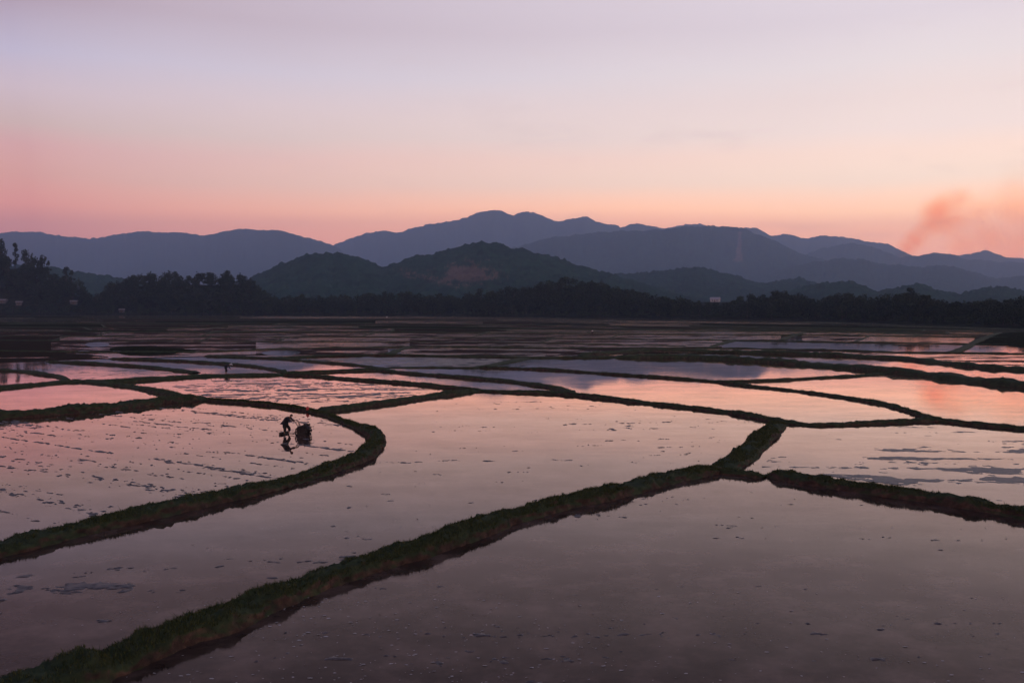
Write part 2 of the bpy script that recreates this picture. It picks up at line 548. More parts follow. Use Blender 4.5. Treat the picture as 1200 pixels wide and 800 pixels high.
ridge('mountain', 'long blue range fading behind the wooded knoll',
      [(-200, 283), (-60, 274), (0, 274), (20, 272), (50, 273), (75, 277), (115, 280), (150, 274), (165, 272), (210, 273), (240, 277), (262, 273), (275, 271), (290, 270), (330, 272), (365, 280),
       (390, 288), (420, 303), (470, 325), (520, 345)], 8600, 2900, 1.6, 40, 12, .32, 1)
ridge('mountain', 'tallest blue mountain ridge with a double summit',
      [(280, 318), (340, 306), (380, 292), (400, 284), (425, 275), (448, 270), (465, 274), (490, 266), (540, 258), (560, 250), (576, 245.5), (590, 248), (602, 253), (615, 249), (630, 251), (650, 260),
       (670, 257), (685, 255), (700, 261), (730, 266), (750, 262), (775, 268), (800, 264), (820, 263), (850, 268), (885, 268), (905, 277), (925, 275), (942, 281), (960, 277), (985, 277), (1010, 283),
       (1040, 286), (1060, 296), (1085, 303), (1110, 301), (1130, 298), (1155, 294), (1180, 301), (1210, 304), (1280, 298), (1400, 315)], 9600, 3000, 1.6, 44, 13, .34, 2)
ridge('mountain', 'broad blue green hill with a pale landslide scar',
      [(520, 345), (560, 318), (600, 291), (640, 280), (700, 272.5), (735, 271), (770, 270), (800, 267), (845, 265), (870, 268), (900, 280), (940, 298), (975, 306), (1020, 325), (1060, 345)], 6000, 2000, 1.3, 60, 10, .32, 3, scar)
ridge('mountain', 'blue ridge below the drifting smoke',
      [(860, 345), (900, 322), (930, 303), (960, 292), (1000, 285), (1030, 293), (1055, 302), (1075, 300), (1095, 296), (1115, 299), (1130, 304), (1165, 306), (1200, 308), (1260, 300), (1360, 320)], 7200, 1500, 1.5, 40, 10, .3, 4)
ridge('mountain', 'grey blue foothill ridge in front of the smoke',
      [(780, 345), (850, 332), (900, 318), (950, 308), (985, 302), (1010, 304), (1040, 311), (1080, 313), (1110, 311), (1150, 322), (1165, 326), (1200, 324), (1280, 318), (1380, 330)], 4900, 1300, 1.3, 44, 9, .3, 5)
ridge('hill', 'dark green forested hill with cleared reddish slopes',
      [(240, 352), (280, 338), (305, 320), (330, 309), (370, 299), (400, 298), (420, 303), (448, 315), (470, 306), (510, 297), (540, 289), (565, 284), (590, 288), (620, 296), (655, 304), (685, 314),
       (725, 325), (770, 338), (820, 352)], 1800, 620, .8, 90, 8, .36, 6, bare_hill, .1)
ridge('hill', 'low rounded dark green hill behind the white house',
      [(640, 352), (680, 334), (720, 322), (760, 320), (800, 314.5), (820, 313.5), (850, 320), (880, 330), (905, 332), (935, 326), (955, 331), (975, 340), (1010, 352)], 2400, 750, 1.1, 56, 8, .3, 7)
ridge('hill', 'small dark wooded mound behind the tree belt',
      [(900, 350), (940, 338), (965, 332), (985, 331), (1000, 332), (1020, 340), (1040, 341), (1060, 335), (1078, 334), (1100, 341), (1125, 346), (1150, 339), (1178, 337), (1210, 345), (1260, 352)], 1700, 350, .9, 44, 7, .25, 8)
ridge('hill', 'teal green spur between the two wooded knolls',
      [(-120, 322), (0, 312), (60, 314), (95, 320), (130, 325), (170, 332), (230, 345), (280, 352)], 2000, 600, 1.3, 44, 8, .3, 9)

# ------------------------------------------------------------------ dikes
def smooth_path(pts, step):
    p = [Vector(q) for q in pts]
    p = [p[0] * 2 - p[1]] + p + [p[-1] * 2 - p[-2]]
    o = []
    for i in range(1, len(p) - 2):
        a, b, c, d = p[i - 1:i + 3]
        n = max(2, int((c - b).length / step))
        for k in range(n):
            t = k / n
            o.append(.5 * (2 * b + (c - a) * t + (2 * a - 5 * b + 4 * c - d) * t * t + (3 * b - 3 * c + d - a) * t ** 3))
    o.append(p[-2])
    return np.array([(q.x, q.y) for q in o])

PROF = np.array([(-1.12, -.45), (-.98, -.1), (-.86, .28), (-.72, .66), (-.5, .92), (-.22, 1.0), (.08, .97), (.34, 1.0), (.56, .9), (.74, .64), (.87, .26), (.98, -.1), (1.12, -.45)])
n_dike = [0]
def dike(px_pts, W, H, label, grass=1.0, seed=None, name='dike', thin=None):
    n_dike[0] += 1
    seed = n_dike[0] * 13
    P0 = [G(a, b) for a, b in px_pts]
    if sum(p.y for p in P0) / len(P0) > 85:
        fy = sum(p.y for p in P0) / len(P0)
        W, H = (W * .78, H * .64) if fy < 260 else (W * .8, H * .72)
    dm = min(p.y for p in P0)
    far = sum(p.y for p in P0) / len(P0)
    step = .09 if dm < 40 else .14 if dm < 75 else .3 if far < 110 else .7 if far < 250 else 2.0
    p = smooth_path(P0, step)
    s = np.concatenate([[0], np.cumsum(np.hypot(*(p[1:] - p[:-1]).T))])
    t = np.gradient(p, axis=0)
    t /= np.maximum(np.hypot(t[:, 0], t[:, 1]), 1e-6)[:, None]
    nrm = np.stack([-t[:, 1], t[:, 0]], 1)
    wv = W / 2 * (.55 + .5 * fbm(s / 1.6, s * 0, seed, 4, .65) + .4 * fbm(s / 7, s * 0 + 3, seed + 40, 2))
    hv = H * (.35 + .8 * fbm(s / 1.3, s * 0 + 5, seed, 4, .65) + .5 * fbm(s / 6, s * 0 + 8, seed + 41, 2))
    e = np.minimum(s, s[-1] - s)                                   # taper the ends
    hv = hv * (.35 + .65 * np.clip(e / (W * .6), 0, 1))
    if thin:
        tq = s / s[-1]
        kq = 1 - (1 - thin[2]) * sstep(thin[0], thin[1], tq)
        wv, hv = wv * kq, hv * kq
    off = .16 * W * (fbm(s / 1.9, s * 0 + 9, seed, 3) - .5)
    PR = PROF
    if dm < 75:                                                    # near dikes get a finer, lumpier section
        tt = np.linspace(0, len(PROF) - 1, 33)
        PR = np.stack([np.interp(tt, np.arange(len(PROF)), PROF[:, q]) for q in (0, 1)], 1)
    k = len(PR)
    ss_, jj = np.broadcast_arrays(s[:, None], (np.arange(k) * 12.0 / (k - 1))[None])
    jw = 1 + .34 * (fbm(ss_ / .55, jj * .9, seed + 3, 4, .65) - .5)
    jh = 1 + .8 * (fbm(ss_ / .38, jj * 1.1, seed + 4, 4, .65) - .5) * (PR[None, :, 1] > 0)
    lat = PR[None, :, 0] * wv[:, None] * jw + off[:, None]
    cl = (fbm(ss_ / .16, jj * 1.6, seed + 6, 3, .6) - .5) * .11 * (1 if dm < 75 else 0)      # clods
    lat = lat + cl * np.sign(PR[None, :, 0])
    xy = p[:, None, :] + nrm[:, None, :] * lat[:, :, None]
    zz = PR[None, :, 1] * hv[:, None] * jh + cl * (PR[None, :, 1] > .1)
    zz = np.where(PR[None, :, 1] < -.2, -.15, zz)
    v = np.concatenate([xy, zz[:, :, None]], 2)
    o = mesh_obj(name, v.reshape(-1, 3), grid_faces(len(s), k), M['dike'], smooth=True)
    tag(o, label, 'dike', kind='structure')
    W0 = W
    if grass and far < 200:
        L_ = s[-1]
        dens = {True: 420, False: 170}[dm < 60] if far < 80 else 45
        n = int(L_ * W * dens * grass)
        i = rng.integers(0, len(s), n)
        j = np.where(rng.random(n) < .85, rng.uniform(.25, .72, n), rng.uniform(.17, .80, n)) * (k - 1)
        # clumpy cover
        keep = fbm(p[i, 0] / .7 + j * .35, p[i, 1] / .7, seed + 8, 3, .6) + .8 * (fbm(p[i, 0] / 3.1, p[i, 1] / 3.1, seed + 12, 2) - .5) > .43
        i, j = i[keep], j[keep]
        n = len(i)
        j0 = j.astype(int)
        fr = (j - j0)[:, None]
        b = v[i, j0] * (1 - fr) + v[i, j0 + 1] * fr
        b[:, :2] += t[i] * rng.uniform(-step, step, n)[:, None]
        dist = np.hypot(b[:, 0], b[:, 1])
        hgt = rng.uniform(.035, .11, n) * (.6 + 1.0 * fbm(b[:, 0] / 1.4, b[:, 1] / 1.4, seed + 2, 2)) * (1 + (rng.random(n) < .012) * 1.1)
        wd = np.maximum(.012, dist * .00032) * rng.uniform(.7, 1.6, n)
        a = rng.uniform(0, 2 * math.pi, n)
        lean = rng.normal(0, .45, (n, 2)) * hgt[:, None]
        dx = np.stack([np.cos(a) * wd, np.sin(a) * wd, 0 * a], 1)
        tip = b + np.stack([lean[:, 0], lean[:, 1], hgt], 1)
        b = b - np.array([0, 0, .02])
        vv = np.stack([b - dx, b + dx, tip], 1).reshape(-1, 3)
        g = mesh_obj('grass', vv, np.arange(3 * n).reshape(-1, 3), M['blade'], o)
        g['kind'] = 'stuff'
    return o

dike([(-140, 905), (-60, 855), (0, 828), (60, 806), (100, 791), (175, 765), (250, 735), (325, 703), (400, 675), (450, 659), (500, 645), (550, 626), (600, 609), (650, 596), (700, 585), (750, 572), (800, 559), (850, 551)],
     1.95, .50, 'long grassy dike with crumbling reddish earth side crossing in front of the curved dike', thin=(.05, .42, .72))
dike([(846, 552), (868, 537), (892, 515), (912, 498)], 1.8, .36, 'broad short grassy dike leading up to a crossing')
dike([(830, 553), (860, 556), (896, 560)], .8, .22, 'low bare mud ridge beside the broad dike', .4)
dike([(905, 557), (922, 561), (960, 568), (1000, 574), (1060, 583), (1120, 592), (1200, 606), (1290, 624), (1420, 650)], 1.15, .38, 'dike with tall ragged grass below the mud flats', 1.5)
dike([(-160, 694), (-80, 668), (0, 647), (50, 634), (100, 622), (200, 600), (300, 576), (350, 563), (400, 547), (425, 536), (439, 524), (441, 514), (431, 505), (410, 497), (380, 486), (340, 478), (300, 473.5), (240, 469)],
     1.3, .39, 'grassy dike curving like a hook around the ploughed paddy', thin=(.56, .68, .52))
dike([(-120, 499), (0, 490), (50, 486.5), (100, 482), (150, 477), (200, 471), (240, 469)], 2.0, .5, 'dark dike along the far side of the ploughed paddy', .8)
dike([(80, 447), (112, 449), (150, 453), (180, 458.5), (210, 465), (240, 469)], 1.6, .42, 'dike slanting between two pink paddies', .8)
dike([(-120, 466), (0, 455), (50, 450.5), (80, 448), (140, 447), (200, 443.5), (240, 441), (280, 440.5), (330, 439.5)], 2.4, .45, 'thick dark dike behind the pink paddies', .6)
dike([(330, 439.5), (360, 440.5), (400, 444), (440, 447), (480, 450), (520, 454), (560, 458), (600, 460), (640, 461), (680, 464), (720, 468.5), (750, 472), (800, 477.5), (840, 482), (870, 486.5), (896, 491.5),
      (930, 496.5), (960, 498.5), (1020, 496.5), (1083, 493.5), (1100, 493.5), (1140, 497.5), (1200, 503.5), (1300, 516)], 1.25, .38, 'long narrow dike zigzagging across the middle of the valley')
dike([(372, 483), (400, 479.5), (440, 474.5), (480, 469), (520, 463), (556, 458.5)], 1.7, .5, 'dike joining the hook shaped dike to the zigzag dike')
dike([(330, 438), (360, 437), (396, 435.5), (440, 434.3), (480, 438), (520, 441), (560, 444.3), (592, 446.8), (630, 452), (655, 456), (672, 462)], 1.25, .42, 'thin dark dike bordering the blue reflections', .6)
dike([(560, 431), (640, 433.5), (720, 439), (780, 443), (835, 447.5), (880, 453), (920, 457), (960, 462), (1000, 468), (1040, 475), (1080, 487), (1102, 493)], 1.1, .34, 'narrow dike slanting between peach coloured paddies')
dike([(835, 447.5), (880, 447), (920, 445.5), (960, 443), (1000, 441), (1035, 438.5)], 1.2, .32, 'short narrow dike meeting the thick bank', .6)
OFAR = [(240, 417.5), (304, 419.6), (340, 419.3), (380, 417.8), (440, 416.5), (480, 416.7), (540, 418), (620, 419.5), (720, 419.2), (800, 419.5), (840, 421), (880, 423.5), (920, 426), (960, 429), (1000, 432), (1040, 436),
        (1080, 440), (1120, 444.5), (1160, 449), (1200, 453), (1300, 464)]
dike(OFAR[:9], 1.5, .4, 'dark dike edging the brown far paddies', 0)
dike(OFAR[8:], 3.2, .92, 'thick dark bank sweeping out to the valley side', 0)
dike([(680, 418), (740, 412.8), (800, 412), (880, 413.8), (960, 416.3), (1020, 419.3), (1060, 421), (1120, 427.5), (1160, 431.5), (1200, 434), (1300, 442)], 2.4, .8, 'dark bank behind the narrow pink strip of water', 0)
dike([(240, 417.5), (270, 418.3), (304, 419.8), (330, 421), (370, 424.3), (410, 427.5), (440, 431), (452, 433.5)], 1.3, .38, 'dike along the far side of the blue pool', 0)
dike([(58, 424), (100, 426), (140, 428.3), (180, 431.3), (210, 434.8), (230, 437)], 1.5, .42, 'round ended dike between the two blue pools', 0)
dike([(130, 420.5), (200, 423), (240, 425.2), (270, 427.2), (296, 429.7), (316, 432.7), (334, 436.5)], 1.3, .4, 'curved dike beside the farmer with the pale hat', 0)
dike([(-80, 431), (0, 434.4), (30, 436), (56, 440), (70, 442), (78, 447)], 1.6, .45, 'dike hooking round the corner pool', 0)
dike([(560, 431), (585, 426.5), (616, 420)], 3.0, .3, 'broad green dike between brown mud and blue water', 0)
dike([(452, 431), (500, 431), (540, 431.3), (562, 431.5)], 1.2, .22, 'low broken mud ridge in the blue pool', 0)
dike([(1112, 414), (1126, 410), (1136, 405), (1150, 398), (1172, 390)], 2.6, .45, 'grassy dike running back towards the dark trees', 0)
dike([(832, 407.5), (846, 402.5), (862, 398.5)], 2.0, .35, 'short slanting dike at the end of the blue grey paddy', 0)
dike([(915, 398.5), (926, 394.5), (940, 391)], 2.4, .35, 'short slanting dike among the far paddies', 0)
dike([(455, 415), (466, 411), (479, 407)], 2.4, .35, 'short green dike between two brown far paddies', 0)

# ------------------------------------------------------------------ far paddies in rows
def row(*p):
    return np.array(p, float)
ROWS0 = [
    row((-60, 370.5), (480, 371), (720, 374), (960, 377.5), (1260, 388)),
    row((-60, 374), (480, 374.5), (720, 377.5), (960, 381), (1200, 387), (1260, 389)),
    row((-60, 378.5), (480, 379.5), (720, 382.3), (960, 385.5), (1146, 387.5), (1260, 391.5)),
    row((-60, 383.5), (480, 385), (720, 387), (960, 389), (1200, 393), (1260, 394)),
    row((-60, 388), (240, 390), (480, 390), (720, 391.5), (960, 393), (1146, 395.6), (1260, 398)),
    row((-60, 394), (240, 395), (480, 395.5), (720, 397.5), (860, 399), (960, 400.6), (1134, 403.2), (1260, 406)),
    row((-60, 399), (240, 400.5), (480, 401), (620, 402), (720, 404), (800, 406), (840, 407.5), (1260, 416)),
    row((-60, 411), (120, 413.5), (240, 413), (320, 409.5), (440, 407.5), (480, 406.7), (620, 408), (720, 408.7), (832, 408.6), (890, 409.3), (960, 410.8), (1072, 414), (1126, 414.3), (1260, 416.4)),
    row((-60, 422), (120, 420.5), (240, 417.5), (304, 419.5), (340, 419.3), (440, 416.5), (540, 418), (620, 419.5), (720, 418.6), (740, 413.5), (880, 413.8), (960, 416.3), (1060, 421), (1120, 427.5), (1200, 434), (1260, 439)),
]
# one more strip between each pair of the farthest rows
ROWS = []
for i in range(len(ROWS0)):
    ROWS.append(ROWS0[i])
    if i < 4:
        xs = np.arange(-60, 1261, 60.0)
        ya, yb = (np.interp(xs, q[:, 0], q[:, 1]) for q in ROWS0[i:i + 2])
        fr = .5 + .22 * np.sin(xs / 210 + i * 2.1)
        ROWS.append(np.stack([xs, ya + (yb - ya) * fr], 1))
RB = 8
def ry(i, x):
    return np.interp(x, ROWS[i][:, 0], ROWS[i][:, 1])
def strip(i, x0, x1, mat, z, name='paddy_field', label='brown soaked mud of a far paddy with films of water'):
    xs = np.arange(x0, x1 + .1, max(2.0, (x1 - x0) / max(1, int((x1 - x0) / 14))))
    v, f = [], []
    for x in xs:
        a, b = ry(i, x), ry(i + 1, x)
        if b - a < .05: b = a + .05
        v.append(G(x, a)); v.append(G(x, b))
    for p in v: p.z = z
    for k in range(len(xs) - 1):
        f.append((2 * k, 2 * k + 1, 2 * k + 3, 2 * k + 2))
    o = mesh_obj(name, v, f, M[mat])
    return tag(o, label, 'paddy', kind='structure')
for i in range(0, 11):
    old = i >= 8 or i % 2 == 0
    io = i - 4 if i >= 8 else i // 2
    dike([(x, ry(i, x)) for x in range(-50, 1256 if i != 10 else 836, 45)], [1.6, 1.6, 2.4, 1.5, 1.7, 1.5, 1.3][io] * (1 if old else .7), [.3, .3, .45, .3, .38, .36, .34][io] * (1 if old else .75), 'low dark dike between strips of far paddies', 0)
dike([(x, ry(11, x)) for x in range(-50, 1256, 40)], 1.5, .42, 'dark dike along the near side of the blue grey paddy', 0)
rr_ = random.Random(5)
for i in range(0, 8):                      # rows behind: random cuts, mostly mud
    x = -60
    while x < 1250:
        x1 = min(1256, x + rr_.uniform(50, 220) * (1 + .04 * i))
        if 1256 - x1 < 40: x1 = 1256
        k = rr_.random()
        bias = .28 if x > 560 else 0
        mat = 'mud_dry' if k < .44 - bias else 'mud_mid' if k < .74 - bias else 'fallow' if k < .86 - bias else 'mud_wet' if k < .93 else None
        if mat:
            strip(i, x, x1, mat, (.02 + .004 * i) if mat != 'fallow' else .12, label='grassy fallow strip among the far paddies' if mat == 'fallow' else 'brown soaked mud of a far paddy with films of water')
        if i > 3 and x1 < 1250:
            b = rr_.uniform(-26, 26)
            dike([(x1 - b, ry(i + 1, x1 - b)), (x1, (ry(i, x1) + ry(i + 1, x1)) / 2), (x1 + b, ry(i, x1 + b))], 1.4, .28, 'short cross dike between far paddies', 0)
        x = x1
# nearer rows: traced one by one
for i, lst in ((8, [(-60, 120, 'mud_dry'), (120, 240, 'mud_mid'), (240, 430, 'mud_mid'), (430, 560, 'mud_mid'), (560, 720, 'mud_mid'), (720, 915, 'mud_mid'), (940, 1010, 'mud_mid'), (1010, 1142, 'mud_wet'), (1142, 1256, 'mud_dry')]),
               (9, [(-60, 70, 'mud_dry'), (70, 240, 'mud_mid'), (240, 330, 'mud_mid'), (330, 480, 'mud_wet'), (480, 640, 'mud_mid'), (640, 846, 'mud_mid')])):
    for a, b, m in lst:
        strip(i, a, b, m, .05 + .004 * (i - 8))
        if b in (120, 240, 430, 560, 720, 70, 330, 640, 1010):
            dike([(b - 9, ry(i + 1, b - 9)), (b, (ry(i, b) + ry(i + 1, b)) / 2), (b + 9, ry(i, b + 9))], 1.3, .26, 'short cross dike between far paddies', 0)
for a, b, m in [(-60, 60, 'mud_dry'), (60, 300, 'mud_mid'), (480, 560, 'mud_mid'), (560, 700, 'mud_mid'), (700, 832, 'mud_mid')]:
    strip(10, a, b, m, .064)
for a, b, m in [(300, 480, 'mud_wet')]:
    strip(10, a, b, m, .06)
for a, b, m in [(-60, 78, 'mud_dry'), (78, 300, 'mud_mid'), (300, 455, 'mud_mid'), (470, 640, 'mud_mid'), (640, 736, 'mud_mid'), (745, 1256, 'mud_mid')]:
    strip(11, a, b, m, .064 if m != 'fallow' else .1, label='dark rough grass on a fallow paddy' if m == 'fallow' else 'brown soaked mud of a far paddy with films of water')

def patch(pxs, mat, z, label, name='grass_patch', hump=.3):
    """irregular raised patch of ground: fan with a humped middle"""
    P = [G(a, b) for a, b in pxs]
    c = sum(P, Vector()) / len(P)
    q = smooth_path(P + [P[0]], 3.0)
    v = [(c.x, c.y, z + hump)]
    n = len(q) - 1
    for k, (fr, h) in enumerate([(.5, .9), (.85, .6), (1.0, 0)]):
        for i in range(n):
            r = fr * (1 + .06 * (random.random() - .5))
            v.append((c.x + (q[i][0] - c.x) * r, c.y + (q[i][1] - c.y) * r, z + hump * h * random.uniform(.7, 1.2) - (.1 if fr == 1 else 0)))
    f = [(0, 1 + i, 1 + (i + 1) % n) for i in range(n)]
    for k in range(2):
        f += [(1 + k * n + i, 1 + (k + 1) * n + i, 1 + (k + 1) * n + (i + 1) % n, 1 + k * n + (i + 1) % n) for i in range(n)]
    return tag(mesh_obj(name, v, f, M[mat], smooth=True), label, 'bank', kind='structure')
patch([(1140, 404), (1152, 398), (1174, 390), (1220, 389), (1290, 392), (1300, 408), (1230, 408), (1170, 405)], 'fallow', .05, 'dark grassy bank under the valley side trees', hump=.3)
patch([(-60, 414), (40, 413.5), (80, 415), (128, 417), (136, 420), (60, 423), (-60, 427)], 'mud_dry', .02, 'dark rough grassy ground between small pools', hump=.12)
patch([(120, 408), (150, 405), (210, 408), (240, 411), (200, 416), (150, 418), (128, 413)], 'fallow', .02, 'low grassy ground beside the small blue pool', hump=.12)

for k, q in enumerate([[(98, 404.5), (104, 402), (116, 401.2), (126, 402), (128, 404.5), (122, 406.5), (108, 407)], [(84, 413), (96, 411), (110, 412), (116, 413.5), (104, 415), (90, 415)],
          [(132, 412), (140, 410.8), (149, 412), (146, 414), (136, 414.3)], [(305, 413.5), (318, 411.5), (345, 411.5), (352, 414), (340, 417), (315, 416.8)]]):
    P = smooth_path([G(a, b) for a, b in q + q[:1]], 2.0)[:-1]
    tag(mesh_obj('pool', [(x, y, .09) for x, y in P], [tuple(range(len(P)))], M['water']), 'small still pool shining among the dark far paddies', 'pool', kind='structure')

# ------------------------------------------------------------------ mud standing out of the water
def inside(x, y, poly):
    r = np.zeros(x.shape, bool)
    j = len(poly) - 1
    for i in range(len(poly)):
        xi, yi = poly[i][:2]
        xj, yj = poly[j][:2]
        if yi != yj:
            r ^= ((yi > y) != (yj > y)) & (x < (xj - xi) * (y - yi) / (yj - yi) + xi)
        j = i
    return r
def mud_flat(pxs, cell, along, stretch, wave, thr, amp, seed, label, extra=None, name='mud_islands', fw=.9, furrow=.6):
    poly = [tuple(G(a, b)[:2]) for a, b in pxs]
    a, b = G(*along[0]), G(*along[1])
    d = (b - a).normalized()
    P = np.array(poly)
    U = P @ np.array([d.x, d.y]); Vv = P @ np.array([-d.y, d.x])
    cu, cv = cell * 1.6, cell
    u, v = np.meshgrid(np.arange(U.min(), U.max(), cu), np.arange(Vv.min(), Vv.max(), cv))
    x, y = u * d.x - v * d.y, u * d.y + v * d.x
    ins = inside(x, y, poly)
    wu = u + .5 * wave * (fbm(u / wave / 1.5, v / wave / 1.5, seed + 90, 3) - .5)
    wv = v + .5 * wave * (fbm(u / wave / 1.5, v / wave / 1.5, seed + 95, 3) - .5)
    h = fbm(wu / (wave * stretch), wv / wave, seed, 6, .74)
    h = (h - h.mean()) / h.std()
    g = fbm(u / (fw * 24), v / fw, seed + 50, 3)
    h = h + furrow * (g - g.mean()) / g.std()
    h = h + 1.5 * (fbm(x / .22, y / .22, seed + 33, 2) - .5)
    if extra is not None:
        h = h + 9 * extra(x, y, u, v)
    thr = np.quantile(h[ins], 1 - thr)
    z = np.tanh((h - thr) * 1.5) * amp + (vnoise(x / .1, y / .1, seed + 70) - .5) * amp * .5
    z = np.where(ins, z, -.05)
    fc = grid_faces(*x.shape)
    zf = z.ravel()
    keep = (zf[fc].max(1) > .0) & (zf[fc].min(1) > -.3)
    fc = fc[keep]
    used, inv = np.unique(fc, return_inverse=True)
    vv = np.stack([x.ravel(), y.ravel(), np.maximum(zf, -.02)], 1)[used]
    o = mesh_obj(name, vv, inv.reshape(-1, 4), M['mud'], smooth=True)
    tag(o, label, 'mud', kind='stuff')
    return o
def wake(x, y, u, v):
    a, b = G(120, 484), G(333, 506)
    d = (b - a); Ln = d.length; d = d / Ln
    s = (x - a.x) * d.x + (y - a.y) * d.y
    t = np.abs(-(x - a.x) * d.y + (y - a.y) * d.x)
    return .17 * np.clip(1 - t / (.35 + .9 * np.clip(1 - s / Ln, 0, 1)), 0, 1) * ((s > 0) & (s < Ln))
mud_flat([(-60, 498), (60, 489), (150, 480), (235, 473), (330, 480), (375, 490), (405, 500), (425, 512), (425, 522), (400, 538), (330, 560), (200, 592), (100, 613), (0, 637), (-60, 655)],
         .075, ((150, 487), (330, 507)), 2.2, .20, .045, .035, 3, 'broken streaks of mud and stubble behind the tiller in the ploughed paddy', wake, furrow=1.0, fw=.6)
mud_flat([(200, 452), (250, 446), (330, 445), (420, 449), (510, 457), (470, 465), (400, 472), (340, 474), (290, 470), (240, 464)],
         .14, ((250, 460), (420, 458)), 2.0, .55, .24, .035, 4, 'dense thin streaks of mud in the pink paddy behind the ploughed one')
mud_flat([(930, 508), (1010, 501), (1090, 500), (1230, 512), (1300, 525), (1300, 615), (1200, 592), (1100, 574), (1000, 562), (930, 551), (890, 549)],
         .09, ((900, 530), (1180, 533)), 1.3, 3.6, .20, .025, 5, 'flat grey mud banks lying in the peach coloured paddy')
def blob(px, py, rx, ry_, k=.3):
    c = G(px, py)
    ex, ey = (G(px + rx, py) - c).x, abs(G(px, py - ry_).y - c.y)
    return lambda x, y: k * np.clip(1 - np.sqrt(((x - c.x) / ex) ** 2 + ((y - c.y) / ey) ** 2), 0, 1)
bl = [blob(75, 688, 120, 14, .30), blob(60, 752, 70, 12, .2), blob(415, 632, 40, 14, .17), blob(262, 638, 20, 10, .14), blob(120, 668, 60, 10, .17), blob(450, 583, 26, 6, .12), blob(640, 470, 30, 3, .1), blob(870, 492, 20, 6, .14), blob(510, 508, 30, 7, .13)]
mud_flat([(-60, 690), (100, 645), (300, 600), (430, 552), (465, 520), (480, 482), (560, 466), (690, 472), (880, 494), (820, 545), (700, 572), (600, 592), (450, 640), (300, 690), (150, 750), (0, 805), (-60, 830)],
         .055, ((0, 700), (200, 690)), 1.6, .55, .010, .03, 6, 'scattered clods and a patch of mud between the two grassy dikes', lambda x, y, u, v: sum(b(x, y) for b in bl))
bl2 = [blob(680, 710, 45, 14, .14), blob(630, 745, 60, 14, .13), blob(500, 740, 120, 40, .06), blob(850, 625, 60, 20, .1), blob(1100, 640, 60, 20, .1)]
mud_flat([(300, 745), (600, 620), (820, 566), (900, 570), (1100, 605), (1250, 640), (1250, 830), (250, 830)],
         .05, ((500, 700), (700, 700)), 1.5, .3, .007, .03, 7, 'few dark clods in the wide foreground paddy', lambda x, y, u, v: sum(b(x, y) for b in bl2))
mud_flat([(60, 428), (130, 431), (205, 437), (150, 444), (85, 445)], .3, ((80, 437), (180, 437)), 1.8, .8, .10, .03, 8, 'fine mud streaks in the blue pool')
mud_flat([(450, 419), (560, 420), (600, 421), (560, 429), (450, 429), (380, 421)], .35, ((460, 425), (560, 425)), 1.8, .8, .5, .04, 9, 'ribbed mud half covering the far paddy')
mud_flat([(1080, 416), (1200, 417), (1280, 420), (1280, 437), (1200, 431), (1130, 425)], .35, ((1080, 421), (1200, 424)), 1.8, 1.6, .55, .04, 10, 'mud flats with glints of pink water beside the bank')

# floating pale scraps in the foreground
v, f = [], []
for k in range(620):
    if k < 460:
        p = G(random.gauss(430, 170), random.uniform(700, 812))
    else:
        p = G(random.uniform(560, 1200), random.uniform(690, 812))
    a = random.uniform(0, 6.28)
    s = random.choice([1, 1, .7, .5]) * random.uniform(.012, .034)
    l = s * random.uniform(1, 2.4)
    b = len(v)
    for q in range(5):
        t = a + q * 1.257
        v.append((p.x + math.cos(t) * l, p.y + math.sin(t) * s, .004 + random.uniform(0, .014)))
    f.append(tuple(range(b, b + 5)))
tag(mesh_obj('floating_debris', v, f, M['chip']), 'pale scraps floating on the foreground water', 'debris', kind='stuff')

# ------------------------------------------------------------------ trees
def tube(v, f, path, radii, n=6):
    b = len(v)
    for k, (p, r) in enumerate(zip(path, radii)):
        p = Vector(p)
        d = (Vector(path[min(k + 1, len(path) - 1)]) - Vector(path[max(k - 1, 0)])).normalized()
        x = d.orthogonal().normalized()
        y = d.cross(x)
        for q in range(n):
            t = 2 * math.pi * q / n
            v.append(tuple(p + (x * math.cos(t) + y * math.sin(t)) * r))
    for k in range(len(path) - 1):
        for q in range(n):
            f.append((b + k * n + q, b + k * n + (q + 1) % n, b + (k + 1) * n + (q + 1) % n, b + (k + 1) * n + q))
    f.append(tuple(b + q for q in range(n - 1, -1, -1)))
    f.append(tuple(b + (len(path) - 1) * n + q for q in range(n)))

def leaves(lobes, n, size, seed):
    r = np.random.default_rng(seed)
    wgt = np.array([l[3] * l[4] for l in lobes]); wgt = wgt / wgt.sum()
    i = r.choice(len(lobes), n, p=wgt)
    Lb = np.array(lobes)[i]
    d = r.normal(0, 1, (n, 3)); d /= np.linalg.norm(d, axis=1)[:, None]
    rad = r.uniform(.35, 1.08, n) ** .6
    c = Lb[:, :3] + d * rad[:, None] * Lb[:, [3, 3, 4]]
    a = r.normal(0, 1, (n, 3)); a /= np.linalg.norm(a, axis=1)[:, None]
    b = np.cross(a, r.normal(0, 1, (n, 3))); b /= np.linalg.norm(b, axis=1)[:, None]
    s = size * r.uniform(.5, 1.3, n)[:, None]
    q = np.stack([c - a * s, c + b * s * .7, c + a * s, c - b * s * .7], 1)
    return q.reshape(-1, 3), np.arange(4 * n).reshape(-1, 4)

